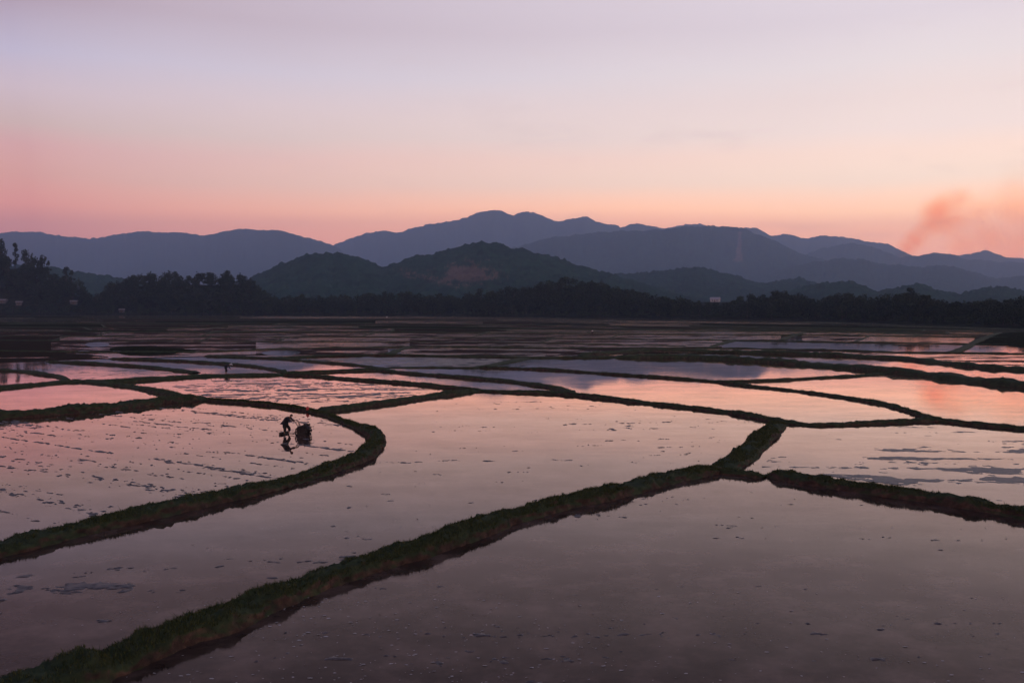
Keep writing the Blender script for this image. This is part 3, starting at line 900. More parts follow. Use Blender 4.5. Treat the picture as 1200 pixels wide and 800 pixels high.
# unit-height trees
VAR = []
for k in range(7):
    r = random.Random(40 + k)
    v, f = [], []
    slim = k >= 5
    top = .93
    tube(v, f, [(0, 0, -.04), (r.uniform(-.01, .01), 0, .25), (r.uniform(-.02, .02), r.uniform(-.02, .02), .55), (r.uniform(-.03, .03), r.uniform(-.03, .03), top)], [.022, .017, .011, .003])
    lobes = []
    nl = 9 if slim else 13
    for q in range(nl):
        z = r.uniform(.28, .92) if slim else r.uniform(.24, .86)
        mr_ = (.12 if slim else .27) * (1 - ((z - .52) / .55) ** 2)
        a = r.uniform(0, 6.28)
        rr2 = r.uniform(.3, 1) * mr_
        lx, ly = math.cos(a) * rr2, math.sin(a) * rr2
        sz = r.uniform(.07, .12) if slim else r.uniform(.10, .18)
        lobes.append((lx, ly, z, sz, sz * r.uniform(.6, .9)))
        tube(v, f, [(0, 0, max(.15, z - .2)), (lx * .5, ly * .5, z - .07), (lx, ly, z)], [.009, .006, .002], 4)
    lobes.append((0, 0, .9, .07, .09))
    tm = bpy.data.meshes.new('trunk'); tm.from_pydata(v, [], f); tm.materials.append(M['bark'])
    lv, lf = leaves(lobes, 950 if not slim else 800, .032 if not slim else .026, 90 + k)
    o = mesh_obj('crown', lv, lf, M['leaf_b' if k in (1, 4) else 'leaf_a'])
    cm_ = o.data
    bpy.data.objects.remove(o)
    VAR.append((tm, cm_, lv, lf))

HOUSE_GAPS = []     # (px0, px1, dist, pixel row of the sill to keep clear)
def tree(x, y, h, wd, k, label, group, name='tree'):
    z = terrain1(x, y)
    o = empty(name, (x, y, z), random.uniform(0, 6.28))
    o.scale = (wd, wd, h)
    tag(o, label, 'tree', group)
    for nm, me in (('trunk', VAR[k][0]), ('crown', VAR[k][1])):
        c = bpy.data.objects.new(nm, me)
        C.objects.link(c)
        c.parent = o
    return o

def ray_terrain(px, py, d0=200, d1=1400):
    d = np.arange(d0, d1, 1.0)
    x = (px - 600) / F * d
    z = H_CAM + (HOR - py) * d / F
    hit = np.nonzero(terrain(x, d) >= z)[0]
    return None if len(hit) == 0 else (float(x[hit[0]]), float(d[hit[0]]))

# ------------------------------------------------------------------ houses
def bx(v, f, x0, x1, y0, y1, z0, z1):
    b = len(v)
    v += [(x0, y0, z0), (x1, y0, z0), (x1, y1, z0), (x0, y1, z0), (x0, y0, z1), (x1, y0, z1), (x1, y1, z1), (x0, y1, z1)]
    f += [tuple(b + i for i in q) for q in ((0, 3, 2, 1), (4, 5, 6, 7), (0, 1, 5, 4), (1, 2, 6, 5), (2, 3, 7, 6), (3, 0, 4, 7))]
def part(name, m, parent, *boxes):
    v, f = [], []
    for q in boxes: bx(v, f, *q)
    return mesh_obj(name, v, f, m, parent)
def house(px, dist, W, D, Hh, rz, roofm, label, nwin=3, name='house', gable=1.5, wall='white'):
    x = (px - 600) / F * dist
    z = terrain1(x, dist)
    o = empty(name, (x, dist, z - .1), rz)
    tag(o, label, 'house')
    # walls with gables
    h2, d2, w2 = Hh, D / 2, W / 2
    v = [(-w2, -d2, -.8), (w2, -d2, -.8), (w2, d2, -.8), (-w2, d2, -.8), (-w2, -d2, h2), (w2, -d2, h2), (w2, d2, h2), (-w2, d2, h2), (-w2, 0, h2 + gable), (w2, 0, h2 + gable)]
    f = [(0, 1, 5, 4), (1, 2, 6, 9, 5), (2, 3, 7, 6), (3, 0, 4, 8, 7), (0, 3, 2, 1)]
    mesh_obj('wall', v, f, M[wall], o)
    e, t = .45, .14
    k = gable / d2
    v = []
    for s in (-1, 1):
        for zz in (0, t):
            v += [(s * (w2 + e), -d2 - e, h2 - e * k + zz + .02), (s * (w2 + e), 0, h2 + gable + zz + .02), (s * (w2 + e), d2 + e, h2 - e * k + zz + .02)]
    f = [(0, 1, 7, 6), (1, 2, 8, 7), (3, 9, 10, 4), (4, 10, 11, 5), (0, 6, 9, 3), (2, 5, 11, 8), (0, 3, 4, 1), (1, 4, 5, 2), (6, 7, 10, 9), (7, 8, 11, 10)]
    mesh_obj('roof', v, f, roofm, o)
    dx = W / (nwin + 1)
    for i in range(nwin):
        cx = -w2 + dx * (i + 1)
        if i == nwin // 2:
            d_ = part('door', M['timber'], o, (cx - .45, cx + .45, -d2 - .05, -d2 + .02, 0, 2.05))
            part('handle', M['iron'], d_, (cx + .28, cx + .36, -d2 - .1, -d2 - .05, .95, 1.05))
        else:
            wn = part('window', M['dark'], o, (cx - .45, cx + .45, -d2 - .03, -d2 + .02, 1.0, 2.0))
            part('frame', M['timber'], wn, (cx - .52, cx + .52, -d2 - .06, -d2 - .031, 2.0, 2.08), (cx - .52, cx + .52, -d2 - .09, -d2 - .031, .92, 1.0), (cx - .025, cx + .025, -d2 - .05, -d2 - .031, 1.0, 2.0))
    return o
house(838, HOUSE[1], 8.5, 5.5, 2.8, R(-22), M['pale_roof'], 'white gabled house showing above the tree belt below the hills')
HOUSE_GAPS.append((829, 847, HOUSE[1], 352))
for px, py, Wd, rz, lb in [(87, 356, 7, .15, 'low white house at the foot of the wooded knoll beside tall trees'), (4, 355, 8, -.1, 'pale roofed house half hidden under the steep wooded knoll'),
                           (23, 357, 6, .2, 'small pale roofed shed under the steep wooded knoll')]:
    hit = ray_terrain(px, py)
    if hit:
        house(px, hit[1], Wd * .7, 3.5, 1.9, rz, M['roof'], lb, 3, gable=.8, wall='dull')
        HOUSE_GAPS.append((px - 4, px + 4, hit[1], py - 3.2))
dd = float(edge_dist(143)) + 14
house(143, dd, 3.5, 3, 2.2, .2, M['roof'], 'small white hut between the two wooded knolls', 3, 'hut', .7, 'dull')
HOUSE_GAPS.append((138, 148, dd, 364))

def clear(px, d, ztop, wd):
    pw = wd * .45 * F / d
    for a, b, hd, py in HOUSE_GAPS:
        if d < hd + 4 and px + pw > a and px - pw < b and HOR - (ztop - H_CAM) / d * F < py:
            return False
        if abs(d - hd) < 7 and a - 6 < px < b + 6:
            return False
    return True

# tall trees on the left knoll, one by one: (px, top row, base row, width px, variant)
for px, t, b, wpx, k, lb in [(3, 279, 300, 11, 2, 'tall round headed tree on the crest of the steep knoll'), (19, 284, 306, 6, 5, 'slender pole like tree standing up from the steep knoll'),
                             (32, 292, 310, 9, 0, 'bushy twin crowned tree on the shoulder of the steep knoll'), (39, 296, 314, 8, 3, 'smaller bushy tree leaning on the twin crowned tree'),
                             (50, 298, 317, 10, 2, 'broad dark tree half way down the steep knoll'), (58, 305, 320, 5, 6, 'thin tree beside the broad dark tree'),
                             (79, 312, 336, 7, 5, 'tall slim tree low on the steep knoll'), (85, 316, 340, 6, 6, 'slim tree next to the tall slim tree'), (93, 325, 346, 8, 1, 'round tree at the foot of the steep knoll')]:
    d = float(edge_dist(px)) + 68
    x = (px - 600) / F * d
    z0 = terrain1(x, d)
    h = H_CAM + (HOR - t) * d / F - z0
    tree(x, d, h, wpx * 1.45 * d / F / .62 if k < 5 else wpx * 1.35 * d / F / .34, k, lb, None, 'tall_tree')

ZONES = [(-60, 112, 48, 'of the steep knoll', 'trees on the steep knoll'),
         (112, 318, 56, 'of the dome shaped knoll', 'trees on the domed knoll'),
         (318, 600, 54, 'of the low belt under the forested hill', 'trees under the forested hill'),
         (600, 790, 44, 'of the tall grove before the blue hills', 'trees of the tall grove'),
         (790, 1110, 56, 'of the belt around the white house', 'trees around the white house'),
         (1110, 1290, 32, 'of the valley side above the grassy bank', 'trees on the valley side')]
fill_v, fill_f, nb = [], [], 0
for a, b, n, lb, gr in ZONES:
    cnt = 0
    for q in range(n * 5):
        px = a + (b - a) * ((q * .6180339) % 1) + random.uniform(-3, 3)
        back = q % 5
        depth = random.uniform(3, 14) if back == 0 else random.uniform(10, 78)
        d = float(edge_dist(px)) + depth
        x = (px - 600) / F * d
        z0 = terrain1(x, d)
        zt = H_CAM + (HOR - float(top_px(px)) - random.choice([0, 0, 1, 2]) + random.uniform(0, 5)) * d / F
        hmax = zt - z0
        h = min(hmax - (random.uniform(0, .35) * hmax if depth < 60 else random.uniform(-.06, .12) * hmax), random.uniform(9, 14.5))
        if depth < 14: h = min(h, random.uniform(3.5, 7.5))
        h = max(h, 2.6)
        k = random.choice([0, 1, 2, 3, 4, 2, 3, 5] if a > 700 else [0, 1, 2, 3, 4])
        wd = h * random.uniform(.85, 1.35) * (1.0 if k < 5 else 1.2)
        if not clear(px, d, z0 + h, wd):
            continue
        if cnt < n and (back == 0 or (depth > 45 and q % 3 == 0)):
            look = ('slender ' if k == 5 else 'lighter green ' if k in (1, 4) else 'dark ') + ('low tree in the front row ' if depth < 14 else 'tree on the crest ' if depth > 55 else 'tree in the middle rows ')
            tree(x, d, h, wd, k, look + lb, gr)
            cnt += 1
        else:
            lv, lf = VAR[k][2], VAR[k][3]
            sel = np.arange(0, len(lf), 2)
            vv = lv.reshape(-1, 4, 3)[sel]
            c = vv.mean(1, keepdims=True)
            vv = (c + (vv - c) * 1.35).reshape(-1, 3)
            t = random.uniform(0, 6.28)
            vx = (vv[:, 0] * math.cos(t) - vv[:, 1] * math.sin(t)) * wd + x
            vy = (vv[:, 0] * math.sin(t) + vv[:, 1] * math.cos(t)) * wd + d
            fill_v.append(np.stack([vx, vy, vv[:, 2] * h * 1.0 + z0 - .08 * h], 1))
            fill_f.append(np.arange(len(vv)).reshape(-1, 4) + nb)
            nb += len(vv)
tag(mesh_obj('woodland', np.concatenate(fill_v), np.concatenate(fill_f), M['leaf_a']), 'dark continuous woodland filling in behind the single trees', 'woodland', kind='stuff')
# low scrub along the field edge
sv, sf, nb = [], [], 0
for q in range(520):
    px = random.uniform(-60, 1290)
    d = float(edge_dist(px)) + random.uniform(1.5, 10)
    x = (px - 600) / F * d
    k = random.randrange(5)
    h = random.uniform(1.2, 3.2)
    if not clear(px, d, terrain1(x, d) + h, h * 1.6): continue
    sel = np.arange(0, len(VAR[k][3]), 6)
    vv = VAR[k][2].reshape(-1, 4, 3)[sel]
    c = vv.mean(1, keepdims=True)
    vv = (c + (vv - c) * 2.0).reshape(-1, 3)
    sv.append(np.stack([vv[:, 0] * h * 1.8 + x, vv[:, 1] * h * 1.8 + d, (vv[:, 2] - .2) * h * 1.2 + terrain1(x, d)], 1))
    sf.append(np.arange(len(vv)).reshape(-1, 4) + nb)
    nb += len(vv)
tag(mesh_obj('scrub', np.concatenate(sv), np.concatenate(sf), M['leaf_b']), 'low scrub growing along the far edge of the paddies', 'scrub', kind='stuff')

# ------------------------------------------------------------------ farmers and tillers
def skin_mesh(name, chains, mat, parent, sub=1):
    """chains: list of [(co, radius), ...]; chains that share a joint join there"""
    v, e, rad, idx = [], [], [], {}
    for ch in chains:
        prev = None
        for co, r in ch:
            key = tuple(round(c, 4) for c in co)
            if key not in idx:
                idx[key] = len(v); v.append(co); rad.append(r)
            i = idx[key]
            if prev is not None and prev != i: e.append((prev, i))
            prev = i
    me = bpy.data.meshes.new(name)
    me.from_pydata(v, e, [])
    o = bpy.data.objects.new(name, me)
    C.objects.link(o)
    md = o.modifiers.new('s', 'SKIN')
    sv_ = me.skin_vertices[0].data
    for i, r in enumerate(rad):
        r = r if isinstance(r, tuple) else (r, r)
        sv_[i].radius = r
        sv_[i].use_root = (i == 0)
    ss = o.modifiers.new('u', 'SUBSURF'); ss.levels = sub; ss.render_levels = sub
    bpy.context.view_layer.update()
    dg = bpy.context.evaluated_depsgraph_get()
    m2 = bpy.data.meshes.new_from_object(o.evaluated_get(dg))
    o.modifiers.clear()
    o.data = m2
    m2.materials.clear(); m2.materials.append(mat)
    m2.polygons.foreach_set('use_smooth', np.ones(len(m2.polygons), dtype=bool))
    o.parent = parent
    return o

def hand_chains(wr, d, side):
    """palm and five bent fingers closing downwards round a grip; d: unit direction of the forearm"""
    wr, d = Vector(wr), Vector(d).normalized()
    sd_ = Vector((0, side, 0))
    dn = Vector((0, 0, -1))
    palm = wr + d * .075
    ch = [[(tuple(wr), .024), (tuple(wr + d * .035), (.034, .018)), (tuple(palm), (.036, .016))]]
    for k, l in enumerate((.072, .08, .075, .06)):
        b0 = palm + sd_ * (.027 - .018 * k)
        ch.append([(tuple(palm), (.036, .016)), (tuple(b0 + d * .02), .010), (tuple(b0 + d * (.02 + l * .45) + dn * .006), .0095), (tuple(b0 + d * (.02 + l * .5) + dn * (.006 + l * .45)), .0085), (tuple(b0 + d * .03 + dn * (.012 + l * .5)), .008)])
    tb = wr + d * .035
    ch.append([(tuple(tb), (.034, .018)), (tuple(tb + sd_ * .035 + d * .02 + dn * .012), .011), (tuple(tb + sd_ * .038 + d * .05 + dn * .03), .0095), (tuple(tb + sd_ * .02 + d * .065 + dn * .045), .008)])
    return ch

def person(loc, rz, label, J, hat=None, shirt='shirt', pants='pants', size=1.0):
    """J: joints in metres, facing +X"""
    o = empty('person', loc, rz)
    tag(o, label, 'person')
    o.scale = [size] * 3
    V3 = lambda k: tuple(J[k])
    ch = []
    neck, head = Vector(J['neck']), Vector(J['head'])
    up = (head - neck).normalized()
    fw = Vector(J.get('look', (1, 0, -.25))).normalized()
    ch.append([(V3('pelvis'), (.13, .15)), (V3('waist'), (.115, .14)), (V3('chest'), (.125, .16)), (V3('neck'), .058), (tuple(neck + up * .07), .052),
               (tuple(head - up * .055), (.07, .075)), (tuple(head), (.085, .092)), (tuple(head + up * .055), (.08, .085)), (tuple(head + up * .095), .045)])
    ch.append([(tuple(head), (.085, .092)), (tuple(head + fw * .085 - up * .015), .022), (tuple(head + fw * .107 - up * .03), .012)])      # nose
    for s, e in (('l', 1), ('r', -1)):
        ch.append([(tuple(head), (.085, .092)), (tuple(head + Vector((0, e * .085, -.005))), .018), (tuple(head + Vector((-.01, e * .1, .0))), .012)])    # ear
        ch.append([(V3('chest'), (.125, .16)), (V3('sh_' + s), .062), (V3('el_' + s), .043), (V3('wr_' + s), .028)])
        d = Vector(J['wr_' + s]) - Vector(J['el_' + s])
        ch += hand_chains(J['wr_' + s], d, -e)
        kn, an = Vector(J['kn_' + s]), Vector(J['an_' + s])
        hip = Vector(J['pelvis']) + Vector((0, e * .095, -.04))
        ch.append([(V3('pelvis'), (.13, .15)), (tuple(hip), .092), (tuple(kn), .058), (tuple(kn * .6 + an * .4 + Vector((-.02, 0, 0))), .056), (tuple(an), .036), (tuple(an + Vector((.07, 0, -.05))), .036), (tuple(an + Vector((.18, 0, -.06))), (.032, .022))])
    skin_mesh('body', ch, M['skin'], o)
    B = J.get('bulk', 1.0)
    # clothes: a second skin, a little wider, cut at cuffs and waist
    sh = [[(V3('waist'), (.15 * B, .17 * B)), (V3('chest'), (.15 * B, .185 * B)), (tuple(neck - up * .03), .075)], [(V3('waist'), (.15 * B, .17 * B)), (tuple(Vector(J['pelvis']) + Vector((0, 0, .02))), (.155, .175))]]
    pt = [[(V3('pelvis'), (.15, .17)), (tuple(Vector(J['pelvis']) * .4 + Vector(J['waist']) * .6), (.135, .155))]]
    for s, e in (('l', 1), ('r', -1)):
        el, wr = Vector(J['el_' + s]), Vector(J['wr_' + s])
        sh.append([(V3('chest'), (.15, .185)), (V3('sh_' + s), .08), (V3('el_' + s), .062), (tuple(el * .35 + wr * .65), .05)])
        kn, an = Vector(J['kn_' + s]), Vector(J['an_' + s])
        hip = Vector(J['pelvis']) + Vector((0, e * .095, -.04))
        pt.append([(V3('pelvis'), (.15, .17)), (tuple(hip), .112 * B), (tuple(kn), .082 * B), (tuple(kn * .5 + an * .5), .078 * B)])
    skin_mesh('shirt', sh, M[shirt], o)
    skin_mesh('trousers', pt, M[pants], o)
    # hair cap
    v, f = [], []
    for i in range(5):
        a = i / 4 * 1.45
        for q in range(12):
            t = q / 12 * 2 * math.pi
            p = Vector((math.sin(a) * math.cos(t) * .1 - .014, math.sin(a) * math.sin(t) * .1, math.cos(a) * .105))
            v.append(tuple(head + up * .02 + p))
    for i in range(4):
        for q in range(12):
            f.append((i * 12 + q, (i + 1) * 12 + q, (i + 1) * 12 + (q + 1) % 12, i * 12 + (q + 1) % 12))
    mesh_obj('hair', v, f, M['rubber'], o, True)
    if hat:
        v, f = [], []
        tilt = Matrix.Rotation(.25, 3, 'Y')
        for rr_k, zz in ((.005, .2), (.1, .115), (.2, .035), (.235, -.005), (.225, -.012), (.19, .02), (.09, .1)):
            for q in range(20):
                t = q / 20 * 2 * math.pi
                v.append(tuple(head + up * .07 + tilt @ Vector((rr_k * math.cos(t), rr_k * math.sin(t), zz))))
        for i in range(6):
            for q in range(20):
                f.append((i * 20 + q, (i + 1) * 20 + q, (i + 1) * 20 + (q + 1) % 20, i * 20 + (q + 1) % 20))
        f.append(tuple(range(20)))
        mesh_obj('hat', v, f, M[hat], o, True)
    return o

PUSH = dict(pelvis=(-.42, 0, .74), waist=(-.40, 0, .92), chest=(-.20, 0, 1.10), neck=(-.02, 0, 1.20), head=(.10, 0, 1.29), bulk=1.35,
            sh_l=(-.11, .21, 1.14), sh_r=(-.11, -.21, 1.14), el_l=(.10, .26, .98), el_r=(.10, -.26, .98), wr_l=(.28, .23, 1.00), wr_r=(.28, -.23, 1.00),
            kn_l=(-.08, .13, .42), an_l=(-.20, .13, .01), kn_r=(-.30, -.13, .40), an_r=(-.38, -.13, .01))
STAND = dict(pelvis=(0, 0, .88), waist=(.01, 0, 1.04), chest=(.03, 0, 1.26), neck=(.05, 0, 1.42), head=(.09, 0, 1.55),
             sh_l=(.03, .19, 1.35), sh_r=(.03, -.19, 1.35), el_l=(.02, .27, 1.1), el_r=(.05, -.27, 1.1), wr_l=(.14, .26, .88), wr_r=(.2, -.2, .92),
             kn_l=(.04, .1, .46), an_l=(.0, .1, -.03), kn_r=(.02, -.1, .46), an_r=(-.05, -.1, -.03))
BEND = dict(pelvis=(-.25, 0, .80), waist=(-.12, 0, .92), chest=(.1, 0, 1.0), neck=(.25, 0, 1.06), head=(.38, 0, 1.08), look=(.8, 0, -.6), bulk=1.35,
            sh_l=(.13, .19, .99), sh_r=(.13, -.19, .99), el_l=(.24, .25, .75), el_r=(.24, -.25, .75), wr_l=(.4, .2, .56), wr_r=(.4, -.2, .56),
            kn_l=(-.06, .12, .42), an_l=(-.12, .12, -.03), kn_r=(-.16, -.12, .42), an_r=(-.3, -.12, -.03))

def tiller(loc, rz, label):
    o = empty('power_tiller', loc, rz)
    tag(o, label, 'tiller')
    o.scale = (.85, .85, .85)
    def tb(name, m, paths, parent=o, n=8):
        v, f = [], []
        for p, r in paths:
            tube(v, f, p, [r] * len(p) if not isinstance(r, list) else r, n)
        return mesh_obj(name, v, f, m, parent)
    def rounded(name, m, box, bev, parent=o):
        bm = bmesh.new()
        bmesh.ops.create_cube(bm, size=1)
        x0, x1, y0, y1, z0, z1 = box
        for q in bm.verts:
            q.co = Vector(((x0 + x1) / 2 + q.co.x * (x1 - x0), (y0 + y1) / 2 + q.co.y * (y1 - y0), (z0 + z1) / 2 + q.co.z * (z1 - z0)))
        bmesh.ops.bevel(bm, geom=bm.edges[:], offset=bev, segments=2, affect='EDGES')
        me = bpy.data.meshes.new(name); bm.to_mesh(me); bm.free()
        me.materials.append(m)
        q = bpy.data.objects.new(name, me); C.objects.link(q); q.parent = parent
        return q
    # handlebars rise from the gearbox back to the farmer's hands
    for s in (-1, 1):
        h = tb('handlebar', M['worn'], [([(1.0, s * .13, .50), (.86, s * .17, .62), (.66, s * .25, .93), (.56, s * .27, 1.1), (.48, s * .27, 1.14), (.40, s * .27, 1.14)], .033)])
        tb('grip', M['rubber'], [([(.55, s * .27, 1.115), (.47, s * .27, 1.141), (.385, s * .27, 1.141)], .040)], h)
        tb('lever', M['iron'], [([(.66, s * .22, .98), (.54, s * .225, 1.05)], .01)], h)
    tb('cross_brace', M['iron'], [([(.74, -.22, .80), (.74, .22, .80)], .016), ([(.92, -.15, .56), (.92, .15, .56)], .016), ([(.95, 0, .5), (.70, 0, .98), (.58, 0, 1.08)], .014)])
    rounded('gearbox', M['iron'], (.86, 1.18, -.14, .14, .28, .62), .04)
    rounded('chassis', M['iron'], (1.05, 1.85, -.13, .13, .40, .50), .02)
    eng = rounded('engine', M['paint'], (1.12, 1.66, -.19, .19, .50, .82), .05)
    rounded('fuel_tank', M['red'] if False else M['paint'], (1.20, 1.48, -.17, .17, .80, .96), .05)
    rounded('radiator', M['iron'], (1.50, 1.68, -.16, .16, .80, .94), .03)
    tb('exhaust', M['iron'], [([(1.36, -.2, .7), (1.36, -.28, .74), (1.34, -.28, 1.02)], [.024, .034, .03])])
    v, f = [], []
    tube(v, f, [(1.44, .19, .62), (1.44, .25, .62)], [.15, .15], 20)
    mesh_obj('flywheel', M_ := v, f, M['iron'], eng)
    tb('belt', M['rubber'], [([(1.44, .235, .78), (1.02, .235, .56)], .016), ([(1.44, .235, .47), (1.02, .235, .40)], .016)])
    v, f = [], []
    tube(v, f, [(1.70, 0, .72), (1.78, 0, .72)], [.05, .075], 14)
    mesh_obj('headlight', v, f, M['chip'], o)
    tb('bumper', M['iron'], [([(1.82, -.24, .44), (1.92, -.26, .5), (1.92, -.26, .72), (1.92, .26, .72), (1.92, .26, .5), (1.82, .24, .44)], .02)])
    tb('axle', M['iron'], [([(1.14, -.62, .33), (1.14, .62, .33)], .03)])
    # cage wheels with slanted paddles
    for s in (-1, 1):
        wv, wf = [], []
        for yy in (.26, .50):
            ring = [(1.14 + .43 * math.cos(a), s * yy, .33 + .43 * math.sin(a)) for a in np.linspace(0, 2 * math.pi, 25)]
            tube(wv, wf, ring, [.035] * 25, 6)
            for q in range(5):
                a = q * 2 * math.pi / 5
                tube(wv, wf, [(1.14, s * yy, .33), (1.14 + .43 * math.cos(a), s * yy, .33 + .43 * math.sin(a))], [.014, .014], 5)
        tube(wv, wf, [(1.14, s * .29, .33), (1.14, s * .47, .33)], [.36, .36], 18)
        wh = mesh_obj('wheel', wv, wf, M['iron'], o)
        for q in range(12):
            a = q * 2 * math.pi / 12
            c, sn = math.cos(a), math.sin(a)
            pv = []
            for rr_k, yy in ((.30, .25), (.50, .25), (.50, .52), (.30, .52)):
                for t in (-.03, .03):
                    pv.append((1.14 + rr_k * c - t * sn, s * yy, .33 + rr_k * sn + t * c))
            mesh_obj('paddle', pv, [(0, 2, 4, 6), (1, 7, 5, 3), (0, 1, 3, 2), (2, 3, 5, 4), (4, 5, 7, 6), (6, 7, 1, 0)], M['iron'], wh)
    # levelling board dragged behind on two bars
    tb('draw_bar', M['iron'], [([(.95, s * .16, .32), (.4, s * .42, .14), (-.45, s * .44, .12)], .022) for s in (-1, 1)])
    part('levelling_board', M['iron'], o, (-.66, -.46, -.6, .6, -.1, .24))
    part('board_step', M['timber'], o, (-.44, -.16, -.5, .5, .02, .07))
    return o

a, b = G(150, 487), G(330, 507)
hd = math.atan2(b.y - a.y, b.x - a.x) * .4
pf = G(340, 508.5)
bed = -.06
person((pf.x, pf.y, bed), hd, 'farmer in dark clothes leaning over the handles of the power tiller', PUSH)
tiller((pf.x, pf.y, bed), hd, 'muddy two wheeled power tiller with cage wheels in the ploughed paddy')
p2 = G(266.5, 437)
person((p2.x, p2.y, bed), .35, 'farmer in a pale conical hat bending over in the blue pool', BEND, 'straw', 'shirt', size=1.0)
p3 = G(694, 395)
person((p3.x, p3.y, .0), -1.2, 'person in a pale hat standing among the brown far paddies', STAND, 'straw', 'shirt')
p4 = G(453.5, 374)
person((p4.x, p4.y, .05), 2.4, 'person in a pale shirt standing by the low tree belt', STAND, None, 'pale')

# small red jug on the dike behind the tiller
pj = G(360.5, 480.6, .13)
jo = empty('red_jug', (pj.x, pj.y, .13), .4)
jo.scale = (.8, .8, .8)
tag(jo, 'small red plastic jug on the dike near the power tiller', 'jug')
v, f = [], []
for r_, z_ in ((.0, 0), (.12, 0), (.135, .03), (.135, .24), (.11, .30), (.045, .33), (.04, .38), (0, .38)):
    for q in range(14):
        t = q / 14 * 6.2832
        v.append((r_ * 1.15 * math.cos(t), r_ * .85 * math.sin(t), z_))
for i in range(7):
    for q in range(14):
        f.append((i * 14 + q, i * 14 + (q + 1) % 14, (i + 1) * 14 + (q + 1) % 14, (i + 1) * 14 + q))
mesh_obj('body', v, f, M['red'], jo, True)
v, f = [], []
tube(v, f, [(.13, 0, .22), (.17, 0, .3), (.12, 0, .37), (.04, 0, .36)], [.014] * 4)
mesh_obj('handle', v, f, M['red'], jo)
v, f = [], []
tube(v, f, [(0, 0, .38), (0, 0, .42)], [.047, .045], 12)
mesh_obj('cap', v, f, M['rubber'], jo)

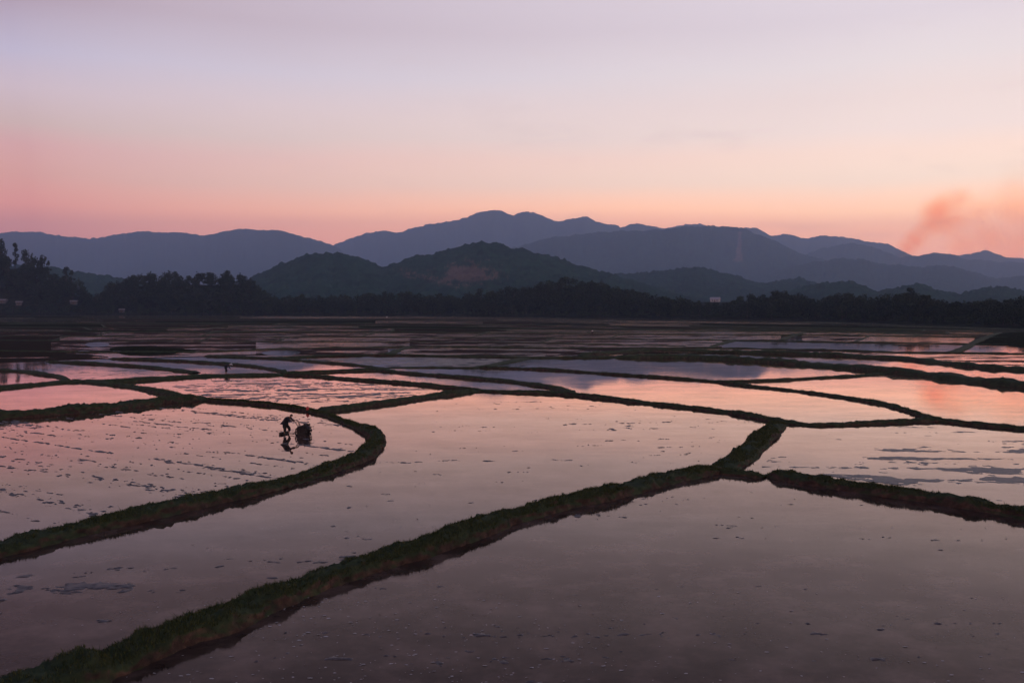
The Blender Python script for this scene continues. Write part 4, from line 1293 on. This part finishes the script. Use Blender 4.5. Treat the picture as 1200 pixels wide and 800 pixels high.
# ------------------------------------------------------------------ smoke
def smoke(name, label, puffs, dist, dens, col, scale, seed):
    bm = bmesh.new()
    for px, py, r, _w in puffs:
        ret = bmesh.ops.create_icosphere(bm, subdivisions=2, radius=1)
        rw = r * dist / F
        c = Vector(((px - 600) / F * dist, dist, zat(py, dist)))
        for q in ret['verts']:
            n = q.co.copy()
            q.co = c + n * rw
    me = bpy.data.meshes.new(name); bm.to_mesh(me); bm.free()
    o = bpy.data.objects.new(name, me); C.objects.link(o)
    rm = o.modifiers.new('r', 'REMESH')
    rm.mode = 'VOXEL'
    rm.voxel_size = 4 * dist / F
    bpy.context.view_layer.update()
    m2 = bpy.data.meshes.new_from_object(o.evaluated_get(bpy.context.evaluated_depsgraph_get()))
    o.modifiers.clear(); o.data = m2
    m = bpy.data.materials.new(name); m.use_nodes = True
    t = m.node_tree
    t.nodes.remove(t.nodes['Principled BSDF'])
    pv = nd(t, 'ShaderNodeVolumePrincipled')
    pv.inputs['Color'].default_value = (*col, 1)
    pv.inputs['Absorption Color'].default_value = (.99, .62, .36, 1)
    pv.inputs['Anisotropy'].default_value = .5
    # soft falloff from the centre line of the plume: distance field sampled as sum of puffs
    ge = nd(t, 'ShaderNodeNewGeometry')
    acc = None
    for px, py, r, wt in puffs:
        c = ((px - 600) / F * dist, dist, zat(py, dist))
        vm = nd(t, 'ShaderNodeVectorMath', operation='DISTANCE')
        t.links.new(ge.outputs['Position'], vm.inputs[0])
        vm.inputs[1].default_value = c
        k = nd(t, 'ShaderNodeMapRange', interpolation_type='SMOOTHSTEP')
        k.inputs['From Min'].default_value = r * dist / F
        k.inputs['From Max'].default_value = 0
        k.inputs['To Max'].default_value = wt
        t.links.new(vm.outputs['Value'], k.inputs['Value'])
        if acc is None: acc = k.outputs[0]
        else:
            ad_ = nd(t, 'ShaderNodeMath', operation='MAXIMUM')
            t.links.new(acc, ad_.inputs[0]); t.links.new(k.outputs[0], ad_.inputs[1])
            acc = ad_.outputs[0]
    n = noise_node(t, scale, 5, .6, ge.outputs['Position'])
    kn = nd(t, 'ShaderNodeMapRange')
    kn.inputs['From Min'].default_value = .34
    kn.inputs['From Max'].default_value = .68
    t.links.new(n.outputs['Fac'], kn.inputs['Value'])
    mu = nd(t, 'ShaderNodeMath', operation='MULTIPLY')
    t.links.new(acc, mu.inputs[0]); t.links.new(kn.outputs[0], mu.inputs[1])
    m2_ = nd(t, 'ShaderNodeMath', operation='MULTIPLY')
    m2_.inputs[1].default_value = dens
    t.links.new(mu.outputs[0], m2_.inputs[0])
    t.links.new(m2_.outputs[0], pv.inputs['Density'])
    t.links.new(pv.outputs[0], t.nodes['Material Output'].inputs['Volume'])
    o.data.materials.clear(); o.data.materials.append(m)
    tag(o, label, 'smoke', kind='stuff')
    return o
smoke('smoke', 'smoke plume rising from behind the blue ridge',
      [(1046, 306, 11, 1), (1056, 300, 14, 1), (1062, 290, 16, 1), (1070, 281, 18, 1), (1082, 274, 20, 1), (1090, 264, 23, 1), (1094, 250, 24, 1), (1108, 243, 27, .85), (1122, 240, 28, .6), (1116, 260, 30, .7),
       (1138, 254, 36, .4), (1150, 272, 38, .35), (1176, 254, 50, .25), (1184, 282, 42, .25), (1128, 284, 28, .5), (1205, 235, 55, .2)],
      6800, .030, (.03, .03, .03), .0050, 1)

# ------------------------------------------------------------------ haze
bm = bmesh.new()
bmesh.ops.create_cube(bm, size=1)
hx0, hx1, hy0, hy1, hz0, hz1 = -8000, 8000, -3050, 12700, -6, 1020
HZ = (hx0, hx1, hy0, hy1, hz0, hz1)
for q in bm.verts:
    q.co = Vector((hx0 if q.co.x < 0 else hx1, hy0 if q.co.y < 0 else hy1, hz0 if q.co.z < 0 else hz1))
me = bpy.data.meshes.new('haze'); bm.to_mesh(me); bm.free()
hz = bpy.data.objects.new('haze', me); C.objects.link(hz)
m = bpy.data.materials.new('haze'); m.use_nodes = True
t = m.node_tree
t.nodes.remove(t.nodes['Principled BSDF'])
pv = nd(t, 'ShaderNodeVolumePrincipled')
pv.inputs['Color'].default_value = (.56, .72, 1, 1)
pv.inputs['Density'].default_value = 1.25e-4
pv.inputs['Anisotropy'].default_value = .4
t.links.new(pv.outputs[0], t.nodes['Material Output'].inputs['Volume'])
me.materials.append(m)
tag(hz, 'thin blue evening haze lying over the valley', 'haze', kind='stuff')
